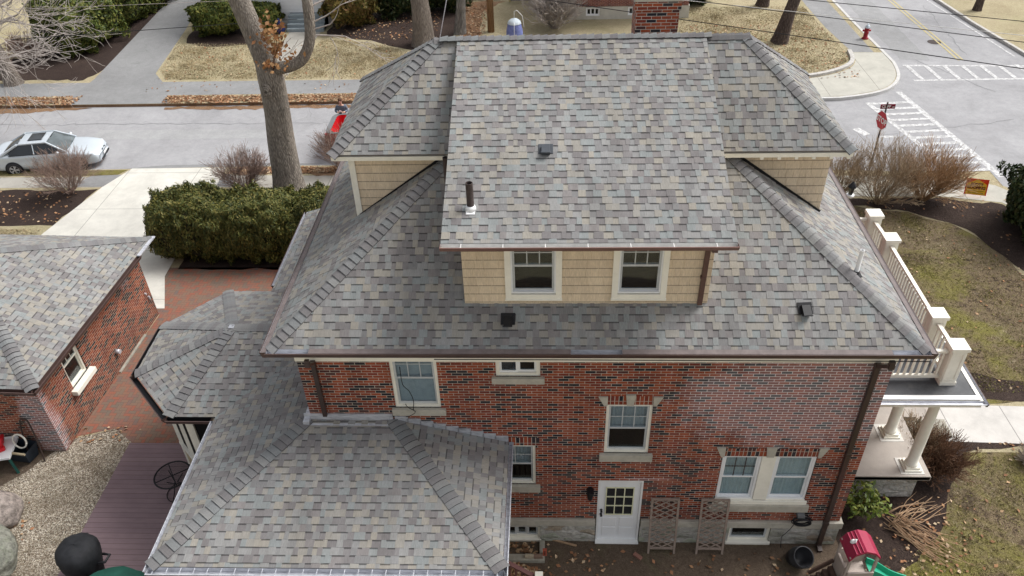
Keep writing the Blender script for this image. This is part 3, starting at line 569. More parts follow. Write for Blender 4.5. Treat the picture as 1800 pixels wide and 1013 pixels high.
def sill(parent,u0,u1,z0,z1,proj=.07,m_=None,M4=None,label=None):
    b=MB(); b.box(u0,-proj,z0,u1,.10,z1,0,M4); o=b.build('sill',m_ or m_lime,parent,bevel=.006); 
    return o
def gutter(parent,A,D,out,wid=.12,h=.11,m_out=None,m_in=None,guard=None,name='gutter',brackets=0):
    """open box gutter from A to D (inner top edge); out = outward unit vector"""
    A=Vector(A);D=Vector(D);o=Vector(out);z=Vector((0,0,1)); b=MB()
    prof=[(0,0,1),(0.004,-h,1),(wid*.75,-h,1),(wid,-h*.35,0),(wid,0,0),(wid+.018,0,0),(wid+.018,-.012,0),(wid+.005,-h*.4,0),(wid*.77,-h-.006,0),(0,-h-.006,0)]
    n=len(prof)
    for i in range(n-1):
        a,c=prof[i],prof[i+1]; mi=1 if i<4 else 0
        b.face([A+o*a[0]+z*a[1],D+o*a[0]+z*a[1],D+o*c[0]+z*c[1],A+o*c[0]+z*c[1]],mi)
    for E_ in (A,D): b.face([E_+o*p[0]+z*p[1] for p in ((0,0),(0,-h),(wid*.75,-h),(wid,-h*.35),(wid,0))],0)
    L=(D-A).length; d=(D-A).normalized()
    for k in range(brackets):
        p=A+d*(L*(k+.5)/brackets); b.bar(p+o*.0-z*.006,p+o*wid-z*.006,.014,.006,1)
    if guard:
        for (t0,t1) in guard:
            a=A+d*t0; c=A+d*min(t1,L); b.face([a+z*.012,c+z*.012,c+o*(wid-.01)-z*.0,a+o*(wid-.01)-z*.0],2); b.face([a+o*(wid-.01),c+o*(wid-.01),c+o*(wid-.01)-z*.01,a+o*(wid-.01)-z*.01],2)
    return b.build(name,[m_out or m_brown,m_in or m_galv,m_brownlight],parent)
I4=Matrix.Identity(4)
# ------------------------------------------------------------------ THE HOUSE
house=thing('brick_house','large red brick house with grey shingled hip roof, tan shingled dormers and white balcony rail','house')
xl,xr,yo,ze=-5.015,6.608,-.324,5.997; yb=9.23; s_=.70; WL,WR,YB=-4.679,6.296,8.9
ops=[(-2.95,-2.06,4.2,5.72),(-.96,-.13,5.04,5.75),(1.14,2.03,2.92,4.31),(-1.08,-.24,1.92,3.14),(3.54,5.43,1.47,2.86),(1.07,2.01,0,2.06)]
b=MB(); wall(b,I4,WL,WR,.79,5.95,ops)
b.face([(WR,0,.79),(WR,YB,.79),(WR,YB,5.95),(WR,0,5.95)],1,[(0,.79),(YB,.79),(YB,5.95),(0,5.95)])
b.face([(WL,YB,.79),(WL,0,.79),(WL,0,5.95),(WL,YB,5.95)],1,[(0,.79),(YB,.79),(YB,5.95),(0,5.95)])
b.face([(WR,YB,.79),(WL,YB,.79),(WL,YB,5.95),(WR,YB,5.95)],1,[(0,.79),(11,.79),(11,5.95),(0,5.95)])
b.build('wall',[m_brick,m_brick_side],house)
# foundation and water table around the door and basement windows
b=MB(); fo=[(-.98,-.16,.0,.50),(3.98,4.88,.0,.57),(1.05,2.03,-.3,.60)]
MF=Matrix.Translation((0,-.035,0)); wall(b,MF,WL-.03,WR+.03,-.3,.60,fo,reveal=.14)
b.box(WR+.001,-.034,-.3,WR+.035,YB,.60); b.build('foundation',m_stone,house)
b=MB(); b.box(WL-.07,-.075,.60,1.045,0,.79);b.box(2.035,-.075,.60,WR+.07,0,.79);b.box(WR+.001,.001,.60,WR+.07,YB,.79); b.build('water_table',m_lime,house,bevel=.01); b=MB(); b.box(WL-.02,-.03,5.44,WR+.02,-.001,5.9); b.build('frieze_board',m_cream,house)
# flat brick arches with limestone keys
def arch(u0,u1,z0,z1,keys,ends=True):
    b=MB(); b.face([(u0,-.004,z0),(u1,-.004,z0),(u1,-.004,z1),(u0,-.004,z1)],0,[(u0*.83,z0),(u1*.83,z0),(u1*.83,z1),(u0*.83,z1)])
    b.face([(u0,-.004,z0),(u0,.11,z0),(u1,.11,z0),(u1,-.004,z0)],0)
    for k,(x,hw,dw,hh) in enumerate(keys):
        P=[(x-hw,z0-.0),(x+hw,z0-.0),(x+hw+dw[1],z1+hh),(x-hw-dw[0],z1+hh)]
        f=-.035; b.face([(p[0],f,p[1]) for p in P],1)
        for i in range(4): a,c=P[i],P[(i+1)%4]; b.face([(a[0],f,a[1]),(a[0],.02,a[1]),(c[0],.02,c[1]),(c[0],f,c[1])][::-1],1)
    b.build('lintel',[m_soldier,m_lime],house)
arch(1.10,2.06,4.31,4.54,[(1.12,.035,(.11,-.0),0),(1.59,.065,(.03,.03),.05),(2.06,.035,(0,.11),0)])
arch(-1.12,-.16,3.14,3.37,[])
arch(3.52,5.46,2.86,3.09,[(3.53,.035,(.11,0),.04),(4.475,.07,(.035,.035),.05),(5.45,.035,(0,.11),.04)])
W=window
wA=W(house,I4,-2.95,-2.06,4.2,5.72,inside='blind',label='second-storey window with grey blind and cable hanging through it',fr=.06)
sill(house,-3.02,-1.97,4.04,4.2)
wB=W(house,I4,-.96,-.13,5.04,5.75,frame=m_cream,sash=m_vinyl,kind=('s',2),fr=.07,label='small white slider window under the eave'); sill(house,-1.04,-.05,4.90,5.04)
wC=W(house,I4,1.14,2.03,2.92,4.31,inside='halfcurtain',label='stair window with limestone keystone above'); sill(house,1.05,2.12,2.73,2.92)
wD=W(house,I4,-1.08,-.24,1.92,3.14,inside='halfcurtain',cols=2,label='window half hidden by sunroom roof'); sill(house,-1.16,-.15,1.73,1.92)
b=MB(); b.box(4.335,-.0,1.47,4.615,.06,2.86); b.box(3.54,.0,1.36+.11,5.43,.04,1.49); 
wE=W(house,I4,3.55,4.33,1.49,2.86,sash=m_vinyl,frame=m_vinyl,inside='curtain',muntin=m_bronze,label='left white window of the paired windows',fr=.045); wF=W(house,I4,4.62,5.42,1.49,2.86,sash=m_vinyl,frame=m_vinyl,inside='curtain',cols=1,rows=1,label='right white window of the paired windows',fr=.045)
b.build('mullion',m_cream,house,bevel=.005); b=MB(); b.box(3.50,-.03,1.36,5.47,.06,1.468); b.build('window_stool',m_cream,house,bevel=.005); sill(house,3.44,5.53,1.15,1.36)
W(house,MF,-.98,-.16,.06,.50,rec=.1,frame=m_cream,sash=m_sash,kind=('s',3),label='three-pane basement window above the window well'); 
W(house,MF,3.98,4.88,.06,.57,rec=.1,frame=m_cream,sash=m_sash,kind=('s',1),label='cream framed basement window beside trellis')
b=MB(); b.box(3.94,-.07,-.02,4.92,.05,.085); b.build('sill',m_cream,house,bevel=.01); b=MB(); b.box(-1.0,-.06,-.02,-.14,.05,.07); b.build('sill',m_cream,house,bevel=.01)
# back door
dr=MB(); dr.box(1.11,.03,.03,1.97,.075,2.02); 
for (a,c,e,f) in ((1.20,1.50,.16,.46),(1.57,1.87,.16,.46),(1.20,1.50,.52,.80),(1.57,1.87,.52,.80)): dr.box(a,.018,e,c,.03,f)
door=dr.build('door',m_vinyl,house,bevel=.008); door['label']='white back door with nine small panes'
b=MB(); b.box(1.07,-.01,0,1.11,.1,2.06);b.box(1.97,-.01,0,2.01,.1,2.06);b.box(1.11,-.01,2.02,1.97,.1,2.06);b.box(1.06,-.10,-.03,2.02,.1,.03); b.build('door_frame',m_white,door)
b=MB(); b.box(1.26,.022,.93,1.82,.029,1.81); b.build('pane',m_glass_dark,door)
b=MB()
for k in range(4): x=1.24+k*(.6-.022)/3; b.box(x,.008,.91,x+.022,.0215,1.83)
for k in range(4): z=.91+k*(.92-.022)/3; b.box(1.24,.005,z,1.84,.0205,z+.022)
b.build('muntins',m_yellowed,door)
for z,nm in ((1.06,'deadbolt'),(.92,'handle')): b=MB(); b.tube([(1.165,.03,z),(1.165,-.02,z),(1.165,-.035,z)],[.028,.02,.03],12); b.build(nm,m_black,door)
# wall lantern
b=MB(); b.box(.86,-.03,1.62,.94,0,1.86); b.box(.83,-.17,1.82,.97,-.03,1.85); b.lathe([(.055,0),(.075,.18),(.02,.24),(0,.25)],(.90,-.11,1.60),8)
wl_=b.build('wall_lamp',m_black,house); b=MB(); b.lathe([(.0,0),(.045,.01),(.06,.15)],(.90,-.11,1.59),8); b.build('lamp_glass',m_glass,wl_)
# ---- main roof
rz=ze+s_*(yb-yo)/2; ym=(yo+yb)/2; ra,rb=xl+(ym-yo),xr-(ym-yo)
EL,ER,BL,BR=(xl,yo,ze),(xr,yo,ze),(xl,yb,ze),(xr,yb,ze); RA,RB=(ra,ym,rz),(rb,ym,rz)
b=MB(); shingles(b,[EL,ER,RB,RA],seed=1); shingles(b,[BL,EL,RA],seed=2); shingles(b,[ER,BR,RB],seed=3); shingles(b,[BR,BL,RA,RB],seed=4)
roof=b.build('roof',m_shingle,house)
nf,nl,nr,nb=pn(EL,ER,RA),pn(EL,BL,RA),pn(ER,BR,RB),pn(BL,BR,RA)
b=MB(); caps(b,EL,RA,nf,nl,seed=1); caps(b,ER,RB,nf,nr,seed=2); caps(b,BL,RA,nb,nl,seed=3); caps(b,BR,RB,nb,nr,seed=4); b.build('ridge_cap',m_cap,roof)
b=MB(); b.prism([(xl+.03,yo+.03),(xr-.03,yo+.03),(xr-.03,yb-.03),(xl+.03,yb-.03)],ze-.19,ze-.05); b.face([(xl+.03,yo+.03,ze-.19),(xr-.03,yo+.03,ze-.19),(xr-.03,yb-.03,ze-.19),(xl+.03,yb-.03,ze-.19)][::-1])
b.build('soffit',m_cream,roof)
gz=ze+.01
g=gutter(roof,(xl-.02,yo-.005,gz),(xr+.02,yo-.005,gz),(0,-1,0),guard=[(.78,5.45),(6.35,11.0)])
g=gutter(roof,(xl-.005,yb,gz),(xl-.005,yo-.1,gz),(-1,0,0),wid=.10,guard=[(0,99)]); g=gutter(roof,(xr+.005,yo-.1,gz),(xr+.005,yb,gz),(1,0,0),wid=.10,guard=[(.0,99)])
b=MB(); b.bar((-2.0,yo-.15,gz-.10),(xr,yo-.15,gz-.125),.012,.012); b.build('cable',m_black,roof)
# downspouts
def downspout(pts,name='downspout',w_=.085,d_=.065):
    b=MB()
    for i in range(len(pts)-1): b.bar(pts[i],pts[i+1],w_,d_)
    for i in range(1,len(pts)-1): b.bar(Vector(pts[i])-Vector((0,0,.05)),Vector(pts[i])+Vector((0,0,.05)),w_+.012,d_+.012)
    o=b.build(name,m_bronze,house,bevel=.008); return o
downspout([(-4.33,yo-.06,5.8),(-4.33,yo-.06,5.68),(-4.36,-.06,5.42),(-4.36,-.06,4.02)])
downspout([(6.02,yo-.06,5.8),(6.02,yo-.06,5.68),(5.97,-.06,5.40),(5.97,-.06,3),(5.97,-.10,.85),(5.97,-.10,.06),(5.97,-.25,.03)],w_=.10,d_=.075)
# ---- upper hip roof over the side dormers
zu,zr=8.33,9.87; y1,y2=2.604,6.307; x1,x2=-4.149,5.713; q1,q2=-2.176,3.863; yM=(y1+y2)/2
A_,B_,C_,D_=(x1,y1,zu),(x2,y1,zu),(x2,y2,zu),(x1,y2,zu); E1,E2=(q1,yM,zr),(q2,yM,zr)
b=MB(); shingles(b,[A_,B_,E2,E1],seed=11); shingles(b,[D_,A_,E1],seed=12); shingles(b,[B_,C_,E2],seed=13); shingles(b,[C_,D_,E1,E2],seed=14)
uroof=b.build('roof',m_shingle,house); uroof['label']='upper hip roof spanning the two side dormers'
f_,l_,r_,b_=pn(A_,B_,E1),pn(A_,D_,E1),pn(B_,C_,E2),pn(C_,D_,E1)
b=MB(); caps(b,A_,E1,f_,l_,seed=5,wid=.16); caps(b,B_,E2,f_,r_,seed=6,wid=.16); caps(b,D_,E1,b_,l_,seed=7); caps(b,C_,E2,b_,r_,seed=8); b.build('ridge_cap',m_cap,uroof)
b=MB(); b.prism([(x1+.02,y1+.02),(x2-.02,y1+.02),(x2-.02,y2-.02),(x1+.02,y2-.02)],zu-.14,zu-.055); b.face([(x1+.02,y1+.02,zu-.14),(x1+.02,y2-.02,zu-.14),(x2-.02,y2-.02,zu-.14),(x2-.02,y1+.02,zu-.14)]); 
for k in range(6): b.box(4.0+k*.32,y1+.03,zu-.19,4.06+k*.32,y1+.27,zu-.14)
b.build('fascia',m_cream,uroof)
# tan side dormer walls
yc=y1+.28; zt=zu-.12
def mainz(x,y): return ze+s_*min(x-xl,xr-x,y-yo,yb-y)
cx1=x1+.31; cx2=x2-.31
b=MB(); z1_=mainz(cx1,yc); xa=cx1+(zt-z1_)/s_; z2_=mainz(cx2,yc); xb=cx2-(zt-z2_)/s_
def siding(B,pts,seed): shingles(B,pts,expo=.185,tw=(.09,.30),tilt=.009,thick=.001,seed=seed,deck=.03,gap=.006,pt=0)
siding(b,[(cx1,yc,z1_-.25),(xa,yc,z1_-.25),(xa,yc,zt),(cx1,yc,zt)],21)
siding(b,[(xb,yc,z2_-.25),(cx2,yc,z2_-.25),(cx2,yc,zt),(xb,yc,zt)],22)
siding(b,[(cx1,y2-.28,z1_-.25),(cx1,yc,z1_-.25),(cx1,yc,zt),(cx1,y2-.28,zt)],23)
siding(b,[(cx2,yc,z2_-.25),(cx2,y2-.28,z2_-.25),(cx2,y2-.28,zt),(cx2,yc,zt)],24)
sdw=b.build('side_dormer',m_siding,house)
b=MB(); b.box(cx1-.02,yc-.03,z1_-.12,cx1+.09,yc-.018,zt); b.box(cx1-.03,yc-.03,z1_-.12,cx1-.02,yc+.1,zt); b.build('corner_board',m_cream,sdw)
b=MB(); b.bar((cx1+.05,yc-.035,z1_-.0),(xa,yc-.035,zt+.02),.02,.09); b.build('flashing',m_black,sdw); b=MB(); b.bar((cx2,yc-.035,z2_),(xb,yc-.035,zt+.02),.02,.09); b.build('flashing',m_black,sdw)
# ---- front shed dormer
yw=.379; dx1,dx2=-1.481,2.849; dze=8.122; ex1,ex2=-1.742,3.072; ey=-.101; zb=mainz(0,yw)
sl_=(zr+.02-dze)/(yM-ey); b=MB(); shingles(b,[(ex1,ey,dze),(ex2,ey,dze),(ex2,yM,zr+.02),(ex1,yM,zr+.02)],seed=31,deck=.09)
sroof=b.build('roof',m_shingle,house); sroof['label']='low-pitched shed dormer roof reaching up to the ridge'
b=MB(); nS=pn((ex1,ey,dze),(ex2,ey,dze),(ex1,yM,zr+.02))
caps(b,(ex2+.1,yM,zr+.03),(ex1-.35,yM,zr+.03),nS,b_,seed=9,wid=.125,step=.15); caps(b,(q2+.05,yM,zr+.008),(ex2,yM,zr+.008),f_,b_,seed=10,wid=.13,step=.15); caps(b,(q1-.03,yM,zr+.008),(ex1-.3,yM,zr+.008),f_,b_,seed=10,wid=.13,step=.15)
b.build('ridge_cap',m_cap,sroof)
gutter(sroof,(ex1-.01,ey-.005,dze),(ex2+.01,ey-.005,dze),(0,-1,0),wid=.115,h=.085,m_in=plain('gutter_inside',(.62,.61,.59),.5,.12,6),m_out=plain('red_brown_gutter',(.19,.105,.09),.4,.1,4),brackets=7)
b=MB(); b.box(ex1+.02,ey+.01,dze-.16,ex2-.02,ey+.03,dze-.08); b.box(ex1+.02,ey+.03,dze-.16,ex2-.02,yw,dze-.14); b.bar((ex1+.02,ey,dze-.11),(ex1+.02,yM,zr-.09),.02,.09); b.bar((ex2-.02,ey,dze-.11),(ex2-.02,yM,zr-.09),.02,.09)
b.build('fascia',m_cream,sroof)
b=MB(); ztop=dze-.13; wins=[(-.74,.26),(1.14,2.10)]
xs=[dx1,-.74,.26,1.14,2.10,dx2]
siding(b,[(dx1,yw,zb-.06),(-.73,yw,zb-.06),(-.73,yw,ztop),(dx1,yw,ztop)],41);siding(b,[(.25,yw,zb-.06),(1.15,yw,zb-.06),(1.15,yw,ztop),(.25,yw,ztop)],42);siding(b,[(2.09,yw,zb-.06),(dx2,yw,zb-.06),(dx2,yw,ztop),(2.09,yw,ztop)],43)
siding(b,[(-.73,yw,zb-.06),(.25,yw,zb-.06),(.25,yw,6.63),(-.73,yw,6.63)],44);siding(b,[(1.15,yw,zb-.06),(2.09,yw,zb-.06),(2.09,yw,6.63),(1.15,yw,6.63)],45)
for xx,q in ((dx1,0),(dx2,1)):
    a=(xx,yw,zb-.1);c=(xx,yw,ztop); ymx=yM; d=(xx,ymx,zr-.1); e=(xx,ymx,zr-.5)
    P=[a,c,d,e] if q else [e,d,c,a]
    b.face([(xx,yw,zb-.1),(xx,ymx,rz-.2),(xx,ymx,zr-.09),(xx,yw,ztop+.06)] if q else [(xx,yw,ztop+.06),(xx,ymx,zr-.09),(xx,ymx,rz-.2),(xx,yw,zb-.1)],0)
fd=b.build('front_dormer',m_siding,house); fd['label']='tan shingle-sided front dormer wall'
# ragged bottom edge of the old shingles
b=MB(); rn=random.Random(5); x=dx1
while x<dx2:
    wd=rn.uniform(.03,.11); h=rn.uniform(.0,.045); b.box(x,yw-.022,zb-.10+h*.6,min(x+wd-.006,dx2),yw-.001,zb-.01); x+=wd
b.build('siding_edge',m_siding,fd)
MD=Matrix.Translation((0,yw,0))
for (a,c,lab,ins) in ((-.74,.26,'left dormer window with bamboo shade and open interior','shade'),(1.14,2.10,'right dormer window with cardboard box behind glass','shade')):
    b=MB(); fwd=.105
    wo=W(house,MD,a+fwd,c-fwd,6.74,7.92,rec=.01,room=.22,frame=m_vinyl,sash=m_sash,inside=ins,fr=.028,label=lab,mid=.5)
    b.box(a,-.045,6.61,a+fwd,.03,7.96,0,MD);b.box(c-fwd,-.045,6.61,c,.03,7.96,0,MD);b.box(a+fwd,-.045,6.61,c-fwd,.03,6.72,0,MD);b.box(a-.01,-.06,6.595,c+.01,.0,6.625,0,MD); b.build('trim',m_cream,wo,bevel=.004)
b=MB(); b.bar((2.72,yw-.03,7.94),(2.72,yw-.07,7.75),.10,.07);b.bar((2.72,ey-.06,8.0),(2.72,yw-.06,7.8),.09,.07);b.bar((2.72,yw-.065,7.80),(2.70,yw-.07,6.52),.085,.065);b.bar((2.70,yw-.07,7.1),(2.70,yw-.07,7.14),.10,.08); b.build('downspout',plain('brown_downspout',(.11,.06,.05),.4,.12,4),house,bevel=.006)
# ---- roof furniture
def nplane(x,y,side='f'): return Vector((x,y,mainz(x,y)))
def vent(x,y,z,tilt,rotz=0,lab=None,mat=None):
    M4=Matrix.Translation((x,y,z))@Matrix.Rotation(rotz,4,'Z')@Matrix.Rotation(tilt,4,'X'); b=MB()
    b.box(-.13,-.06,.012,.13,.16,.022,0,M4); b.box(-.075,-.10,.022,.075,.10,.045,0,M4)
    P=[(-.075,-.10,.045),(.075,-.10,.045),(.075,.10,.045),(-.075,.10,.045),(-.075,-.11,.12),(.075,-.11,.12),(.075,.09,.085),(-.075,.09,.085)]
    for q in ((4,5,6,7),(0,1,5,4),(1,2,6,5),(2,3,7,6),(3,0,4,7)): b.face([M4@Vector(P[i]) for i in q],0)
    b.box(-.085,-.13,.115,.085,-.105,.128,0,M4); o=b.build('roof_vent',mat or m_black,house,bevel=.004); 
    if lab: o['label']=lab
th=math.atan(s_)
vent(-.70,.10,mainz(-.7,.10),th,0,'black box vent below the dormer wall'); vent(4.56,.26,mainz(4.56,.26),th,rad(4),'black box vent on the right of the front slope')
vent(-.02,1.72,dze+sl_*(1.72-ey),math.atan(sl_),0,'small grey hooded vent on the dormer roof',plain('grey_vent',(.06,.068,.08),.5,.15,5))
def pipe(p,h,r,m_,lab,collar=None,slope=th,lean=(0,0)):
    p=Vector(p); b=MB(); t=p+Vector((lean[0],lean[1],h)); b.tube([p,p.lerp(t,.12),p.lerp(t,.13),t],[r*1.12,r*1.12,r,r],16,cap=False); b.tube([t,t-Vector((0,0,.1))],[r*.82,r*.82],16,cap=False)
    b.lathe([(r,0),(r*.82,0)],tuple(t),16); o=b.build('vent_pipe',m_,house); o['label']=lab
    if collar:
        b=MB(); M4=Matrix.Translation(p)@Matrix.Rotation(slope,4,'X'); b.box(-.075,-.13,.012,.075,.06,.02,0,M4); b.tube([p-Vector((0,0,.02)),p+Vector((0,0,.07))],[r*1.7,r*1.15],14); b.build('collar',collar,o)
pipe((-1.28,.56,dze+sl_*(.56-ey)),.50,.062,m_rust,'rusty vent pipe with white collar on the dormer roof',m_pvc,math.atan(sl_))
pipe((-1.83,1.95,mainz(-1.83,1.95)),1.02,.055,m_rust,'tall rusty vent pipe beside the dormer cheek')
pipe((5.58,.95,mainz(5.58,.95)),.52,.04,m_pvc,'white plastic vent pipe on the right slope',m_black,0)
# chimney behind the ridge
b=MB(); M4=Matrix.Translation((2.22,5.6,0)); 
b.box(-.43,-.35,7.6,.43,.35,10.28,0,M4); b.box(-.46,-.38,10.10,.46,.38,10.281,0,M4)
ch=b.build('chimney',m_brick_ch,house); b=MB(); b.box(-.49,-.41,10.281,.49,.41,10.35,0,M4); b.build('chimney_cap',m_lime,ch,bevel=.01)
b=MB(); b.box(-.15,-.12,10.35,.15,.12,10.43,0,M4); b.build('flue',m_rust,ch)
# ---- sunroom, bay and side roof (left)
zs=3.25
FL,FR=(-6.98,-2.95,zs),(-.775,-2.92,zs); TR,TL=(-3.04,-.0,3.885),(-4.74,-.0,3.885)
b=MB(); shingles(b,[FL,FR,TR,TL],seed=51); shingles(b,[FR,(-.775,0,zs),TR],seed=52)
shingles(b,[(-6.98,8.75,zs),FL,TL,(-4.74,8.75,3.885)],seed=53)
sun=b.build('roof',m_shingle,house); sun['label']='low hip roof of the sunroom below the second storey'
n1=pn(FL,FR,TR);n2=pn(FR,(-.775,0,zs),TR);n3=pn(FL,TL,(-6.98,2,zs))
b=MB(); caps(b,FL,TL,n1,n3,seed=51,wid=.155); caps(b,FR,TR,n1,n2,seed=52,wid=.155); b.build('ridge_cap',m_cap,sun)
b=MB(); b.prism([(-6.95,-2.92),(-.80,-2.9),(-.80,-.005),(-4.69,-.005),(-4.69,8.7),(-6.95,8.7)],zs-.16,zs-.06); b.face([(x,y,zs-.16) for x,y in [(-6.95,-2.92),(-.80,-2.9),(-.80,-.005),(-4.69,-.005),(-4.69,8.7),(-6.95,8.7)]][::-1]); b.build('soffit',m_cream,sun)
g=gutter(sun,(-7.0,-2.96,zs),(-.74,-2.93,zs),(0,-1,0),wid=.13,m_out=m_galv,brackets=26)
g=gutter(sun,(-6.99,.5,zs),(-6.99,-3.05,zs),(-1,0,0),wid=.05,h=.07,m_out=m_galv); g=gutter(sun,(-.765,-3.05,zs),(-.765,-.02,zs),(1,0,0),wid=.07,m_out=m_galv)
g=gutter(sun,(-6.99,8.75,zs),(-6.99,5.2,zs),(-1,0,0),wid=.06,h=.08)
# lead flashings against the brick
b=MB(); b.box(-4.80,-.16,3.83,-3.04,-.012,3.865); b.box(-4.80,-.03,3.865,-3.04,-.006,4.04); b.box(-4.80,-.16,3.80,-4.68,.3,3.95)
x=-3.0
while x<-.80:
    zt_=3.885-(x+3.04)*.28; b.box(x,-.02,zt_-.06,x+.26,-.006,zt_+.10); x+=.245
b.build('flashing',m_galv,sun)
# bay
ba,bb,bc,be=(-8.01,.62,zs),(-9.25,1.92,zs),(-9.28,3.62,zs),(-8.1,4.96,zs); ap=(-7.15,2.79,3.90)
b=MB(); rE=(-4.72,2.79,3.90)
shingles(b,[ba,(-4.72,.62,zs),rE,ap],seed=61); shingles(b,[bb,ba,ap],seed=62); shingles(b,[bc,bb,ap],seed=63); shingles(b,[be,bc,ap],seed=64); shingles(b,[(-4.72,4.96,zs),be,ap,rE],seed=65)
bay=b.build('roof',m_shingle,house); bay['label']='low roof with octagonal end over the side bay'
nn=[pn(ba,rE,ap),pn(bb,ba,ap),pn(bc,bb,ap),pn(be,bc,ap),pn(be,rE,ap)]
b=MB(); caps(b,ba,ap,nn[0],nn[1],seed=61,wid=.14); caps(b,bb,ap,nn[1],nn[2],seed=62,wid=.14); caps(b,bc,ap,nn[2],nn[3],seed=63,wid=.14); caps(b,be,ap,nn[3],nn[4],seed=64,wid=.14); caps(b,ap,rE,nn[0],nn[4],seed=65,wid=.14); b.build('ridge_cap',m_cap,bay)
b=MB(); pl=[(-7.97,.66),(-9.21,1.95),(-9.24,3.6),(-8.07,4.92),(-6.96,4.92),(-6.96,.66)]; b.prism(pl[::-1],zs-.16,zs-.06); b.face([(x,y,zs-.16) for x,y in pl]); b.build('soffit',m_cream,bay)
gutter(bay,(-8.03,.61,zs),(-7.06,.61,zs),(0,-1,0),wid=.11,m_in=m_black); dv=Vector((-1.3,-1.24,0)).normalized(); gutter(bay,(-9.26,1.90,zs),(-8.03,.61,zs),tuple(dv),wid=.11,m_in=m_black); gutter(bay,(-9.29,3.62,zs),(-9.27,1.90,zs),(-1,0,0),wid=.06,m_in=m_black)
b=MB(); b.box(-7.22,2.72,3.90,-7.10,2.84,3.93); b.build('lightning_plate',m_galv,bay)
# bay walls: cream framed screens on a low tan apron
b=MB(); sc=MB(); cn=MB()
bw=[(-6.75,1.0),(-7.85,1.0),(-8.92,2.1),(-8.92,3.5),(-7.95,4.6),(-6.75,4.6)]
for i in range(len(bw)-1):
    a=Vector((*bw[i],0));c=Vector((*bw[i+1],0)); d=(c-a).normalized(); L=(c-a).length; z=Vector((0,0,1))
    sc.bar(a+z*1.75,c+z*1.75,.02,2.4)
    cn.bar(a+z*.4,c+z*.4,.09,.8); b.bar(a+z*.84,c+z*.84,.16,.07); b.bar(a+z*3.0,c+z*3.0,.12,.16)
    for t in ([0.04,.5,.96] if L<1.6 else [.03,.5,.97]): p=a+d*(L*t); b.bar(p,p+z*3.05,.11)
by=sc.build('bay',m_screen,house); by['label']='screened bay room with tan apron'; b.build('frame',m_cream,by); cn.build('apron',plain('tan_panel',(.50,.42,.27),.6,.08,4),by)
# sunroom: posts, screens and apron
b=MB(); sc=MB(); cn=MB(); z=Vector((0,0,1))
for a,c in (((-6.7,.6),(-6.7,-2.65)),((-6.7,-2.65),(-1.05,-2.65)),((-1.05,-2.65),(-1.05,-.1))):
    a=Vector((*a,0));c=Vector((*c,0)); L=(c-a).length; d=(c-a).normalized(); n=max(2,round(L/1.1))
    sc.bar(a+z*1.9,c+z*1.9,.02,2.3); cn.bar(a+z*.45,c+z*.45,.09,.7); b.bar(a+z*.84,c+z*.84,.16,.07); b.bar(a+z*3.0,c+z*3.0,.13,.16)
    for k in range(n+1): p=a+d*(L*k/n); b.bar(p,p+z*3.0,.16 if k in(0,n) else .1)
su=sc.build('sunroom',m_screen,house); su['label']='screened sunroom with cream posts'; b.build('frame',m_cream,su); cn.build('apron',plain('tan_panel',(.50,.42,.27)),su)
# ---- front porch on the right with railing on its flat roof
b=MB(); b.prism([(WR+.04,1.12),(8.62,1.12),(8.66,8.4),(WR+.04,8.4)],.80,.92); b.box(WR+.04,1.12,.78,8.63,1.14,.90); pf=b.build('porch',m_porchfloor,house,bevel=.01); pf['label']='front porch floor with round cream columns and flat roof'
b=MB(); b.box(WR+.04,1.28,-.2,8.46,8.3,.795); b.build('foundation',m_stone,pf)
def column(x,y):
    b=MB(); b.box(x-.19,y-.19,.92,x+.19,y+.19,.975); b.box(x-.155,y-.155,.975,x+.155,y+.155,1.03)
    b.lathe([(.13,1.03),(.145,1.05),(.145,1.08),(.118,1.10),(.119,1.8),(.113,2.4),(.098,2.95),(.125,2.98),(.13,3.02),(.15,3.04),(.15,3.08)],(x,y,0),28); b.box(x-.16,y-.16,3.08,x+.16,y+.16,3.13); b.build('column',m_cream,pf)
for (x,y) in ((8.26,1.42),(8.12,2.42),(8.3,5.1),(8.3,6.3),(8.3,7.9)): column(x,y)
b=MB(); b.box(7.98,1.18,.922,8.5,1.66,.932); b.build('base_slab',plain('pale_mortar',(.60,.58,.54),.9,.1,5),pf); b=MB(); b.box(7.84,2.15,.922,8.38,2.7,.932); b.build('base_slab',MATS['pale_mortar'],pf)
b=MB(); b.prism([(WR+.005,1.12),(9.0,1.12),(9.0,7.9),(WR+.005,7.9)],3.13,3.32,1); b.face([(WR+.005,1.12,3.13),(WR+.005,7.9,3.13),(9,7.9,3.13),(9,1.12,3.13)],1); b.prism([(WR+.006,1.25),(8.93,1.25),(8.93,7.9),(WR+.006,7.9)],3.32,3.335,0)
pr=b.build('porch_roof',[m_rub,m_cream],pf)
b=MB(); b.box(WR+.01,1.13,3.335,8.95,1.25,3.355);b.box(8.90,1.25,3.335,8.97,7.9,3.35); b.build('drip_edge',m_white,pf)
gutter(pf,(WR+.01,1.11,3.33),(9.02,1.11,3.33),(0,-1,0),wid=.10,h=.045,m_out=m_galv); gutter(pf,(9.01,1.0,3.33),(9.01,7.9,3.33),(1,0,0),wid=.04,h=.06)
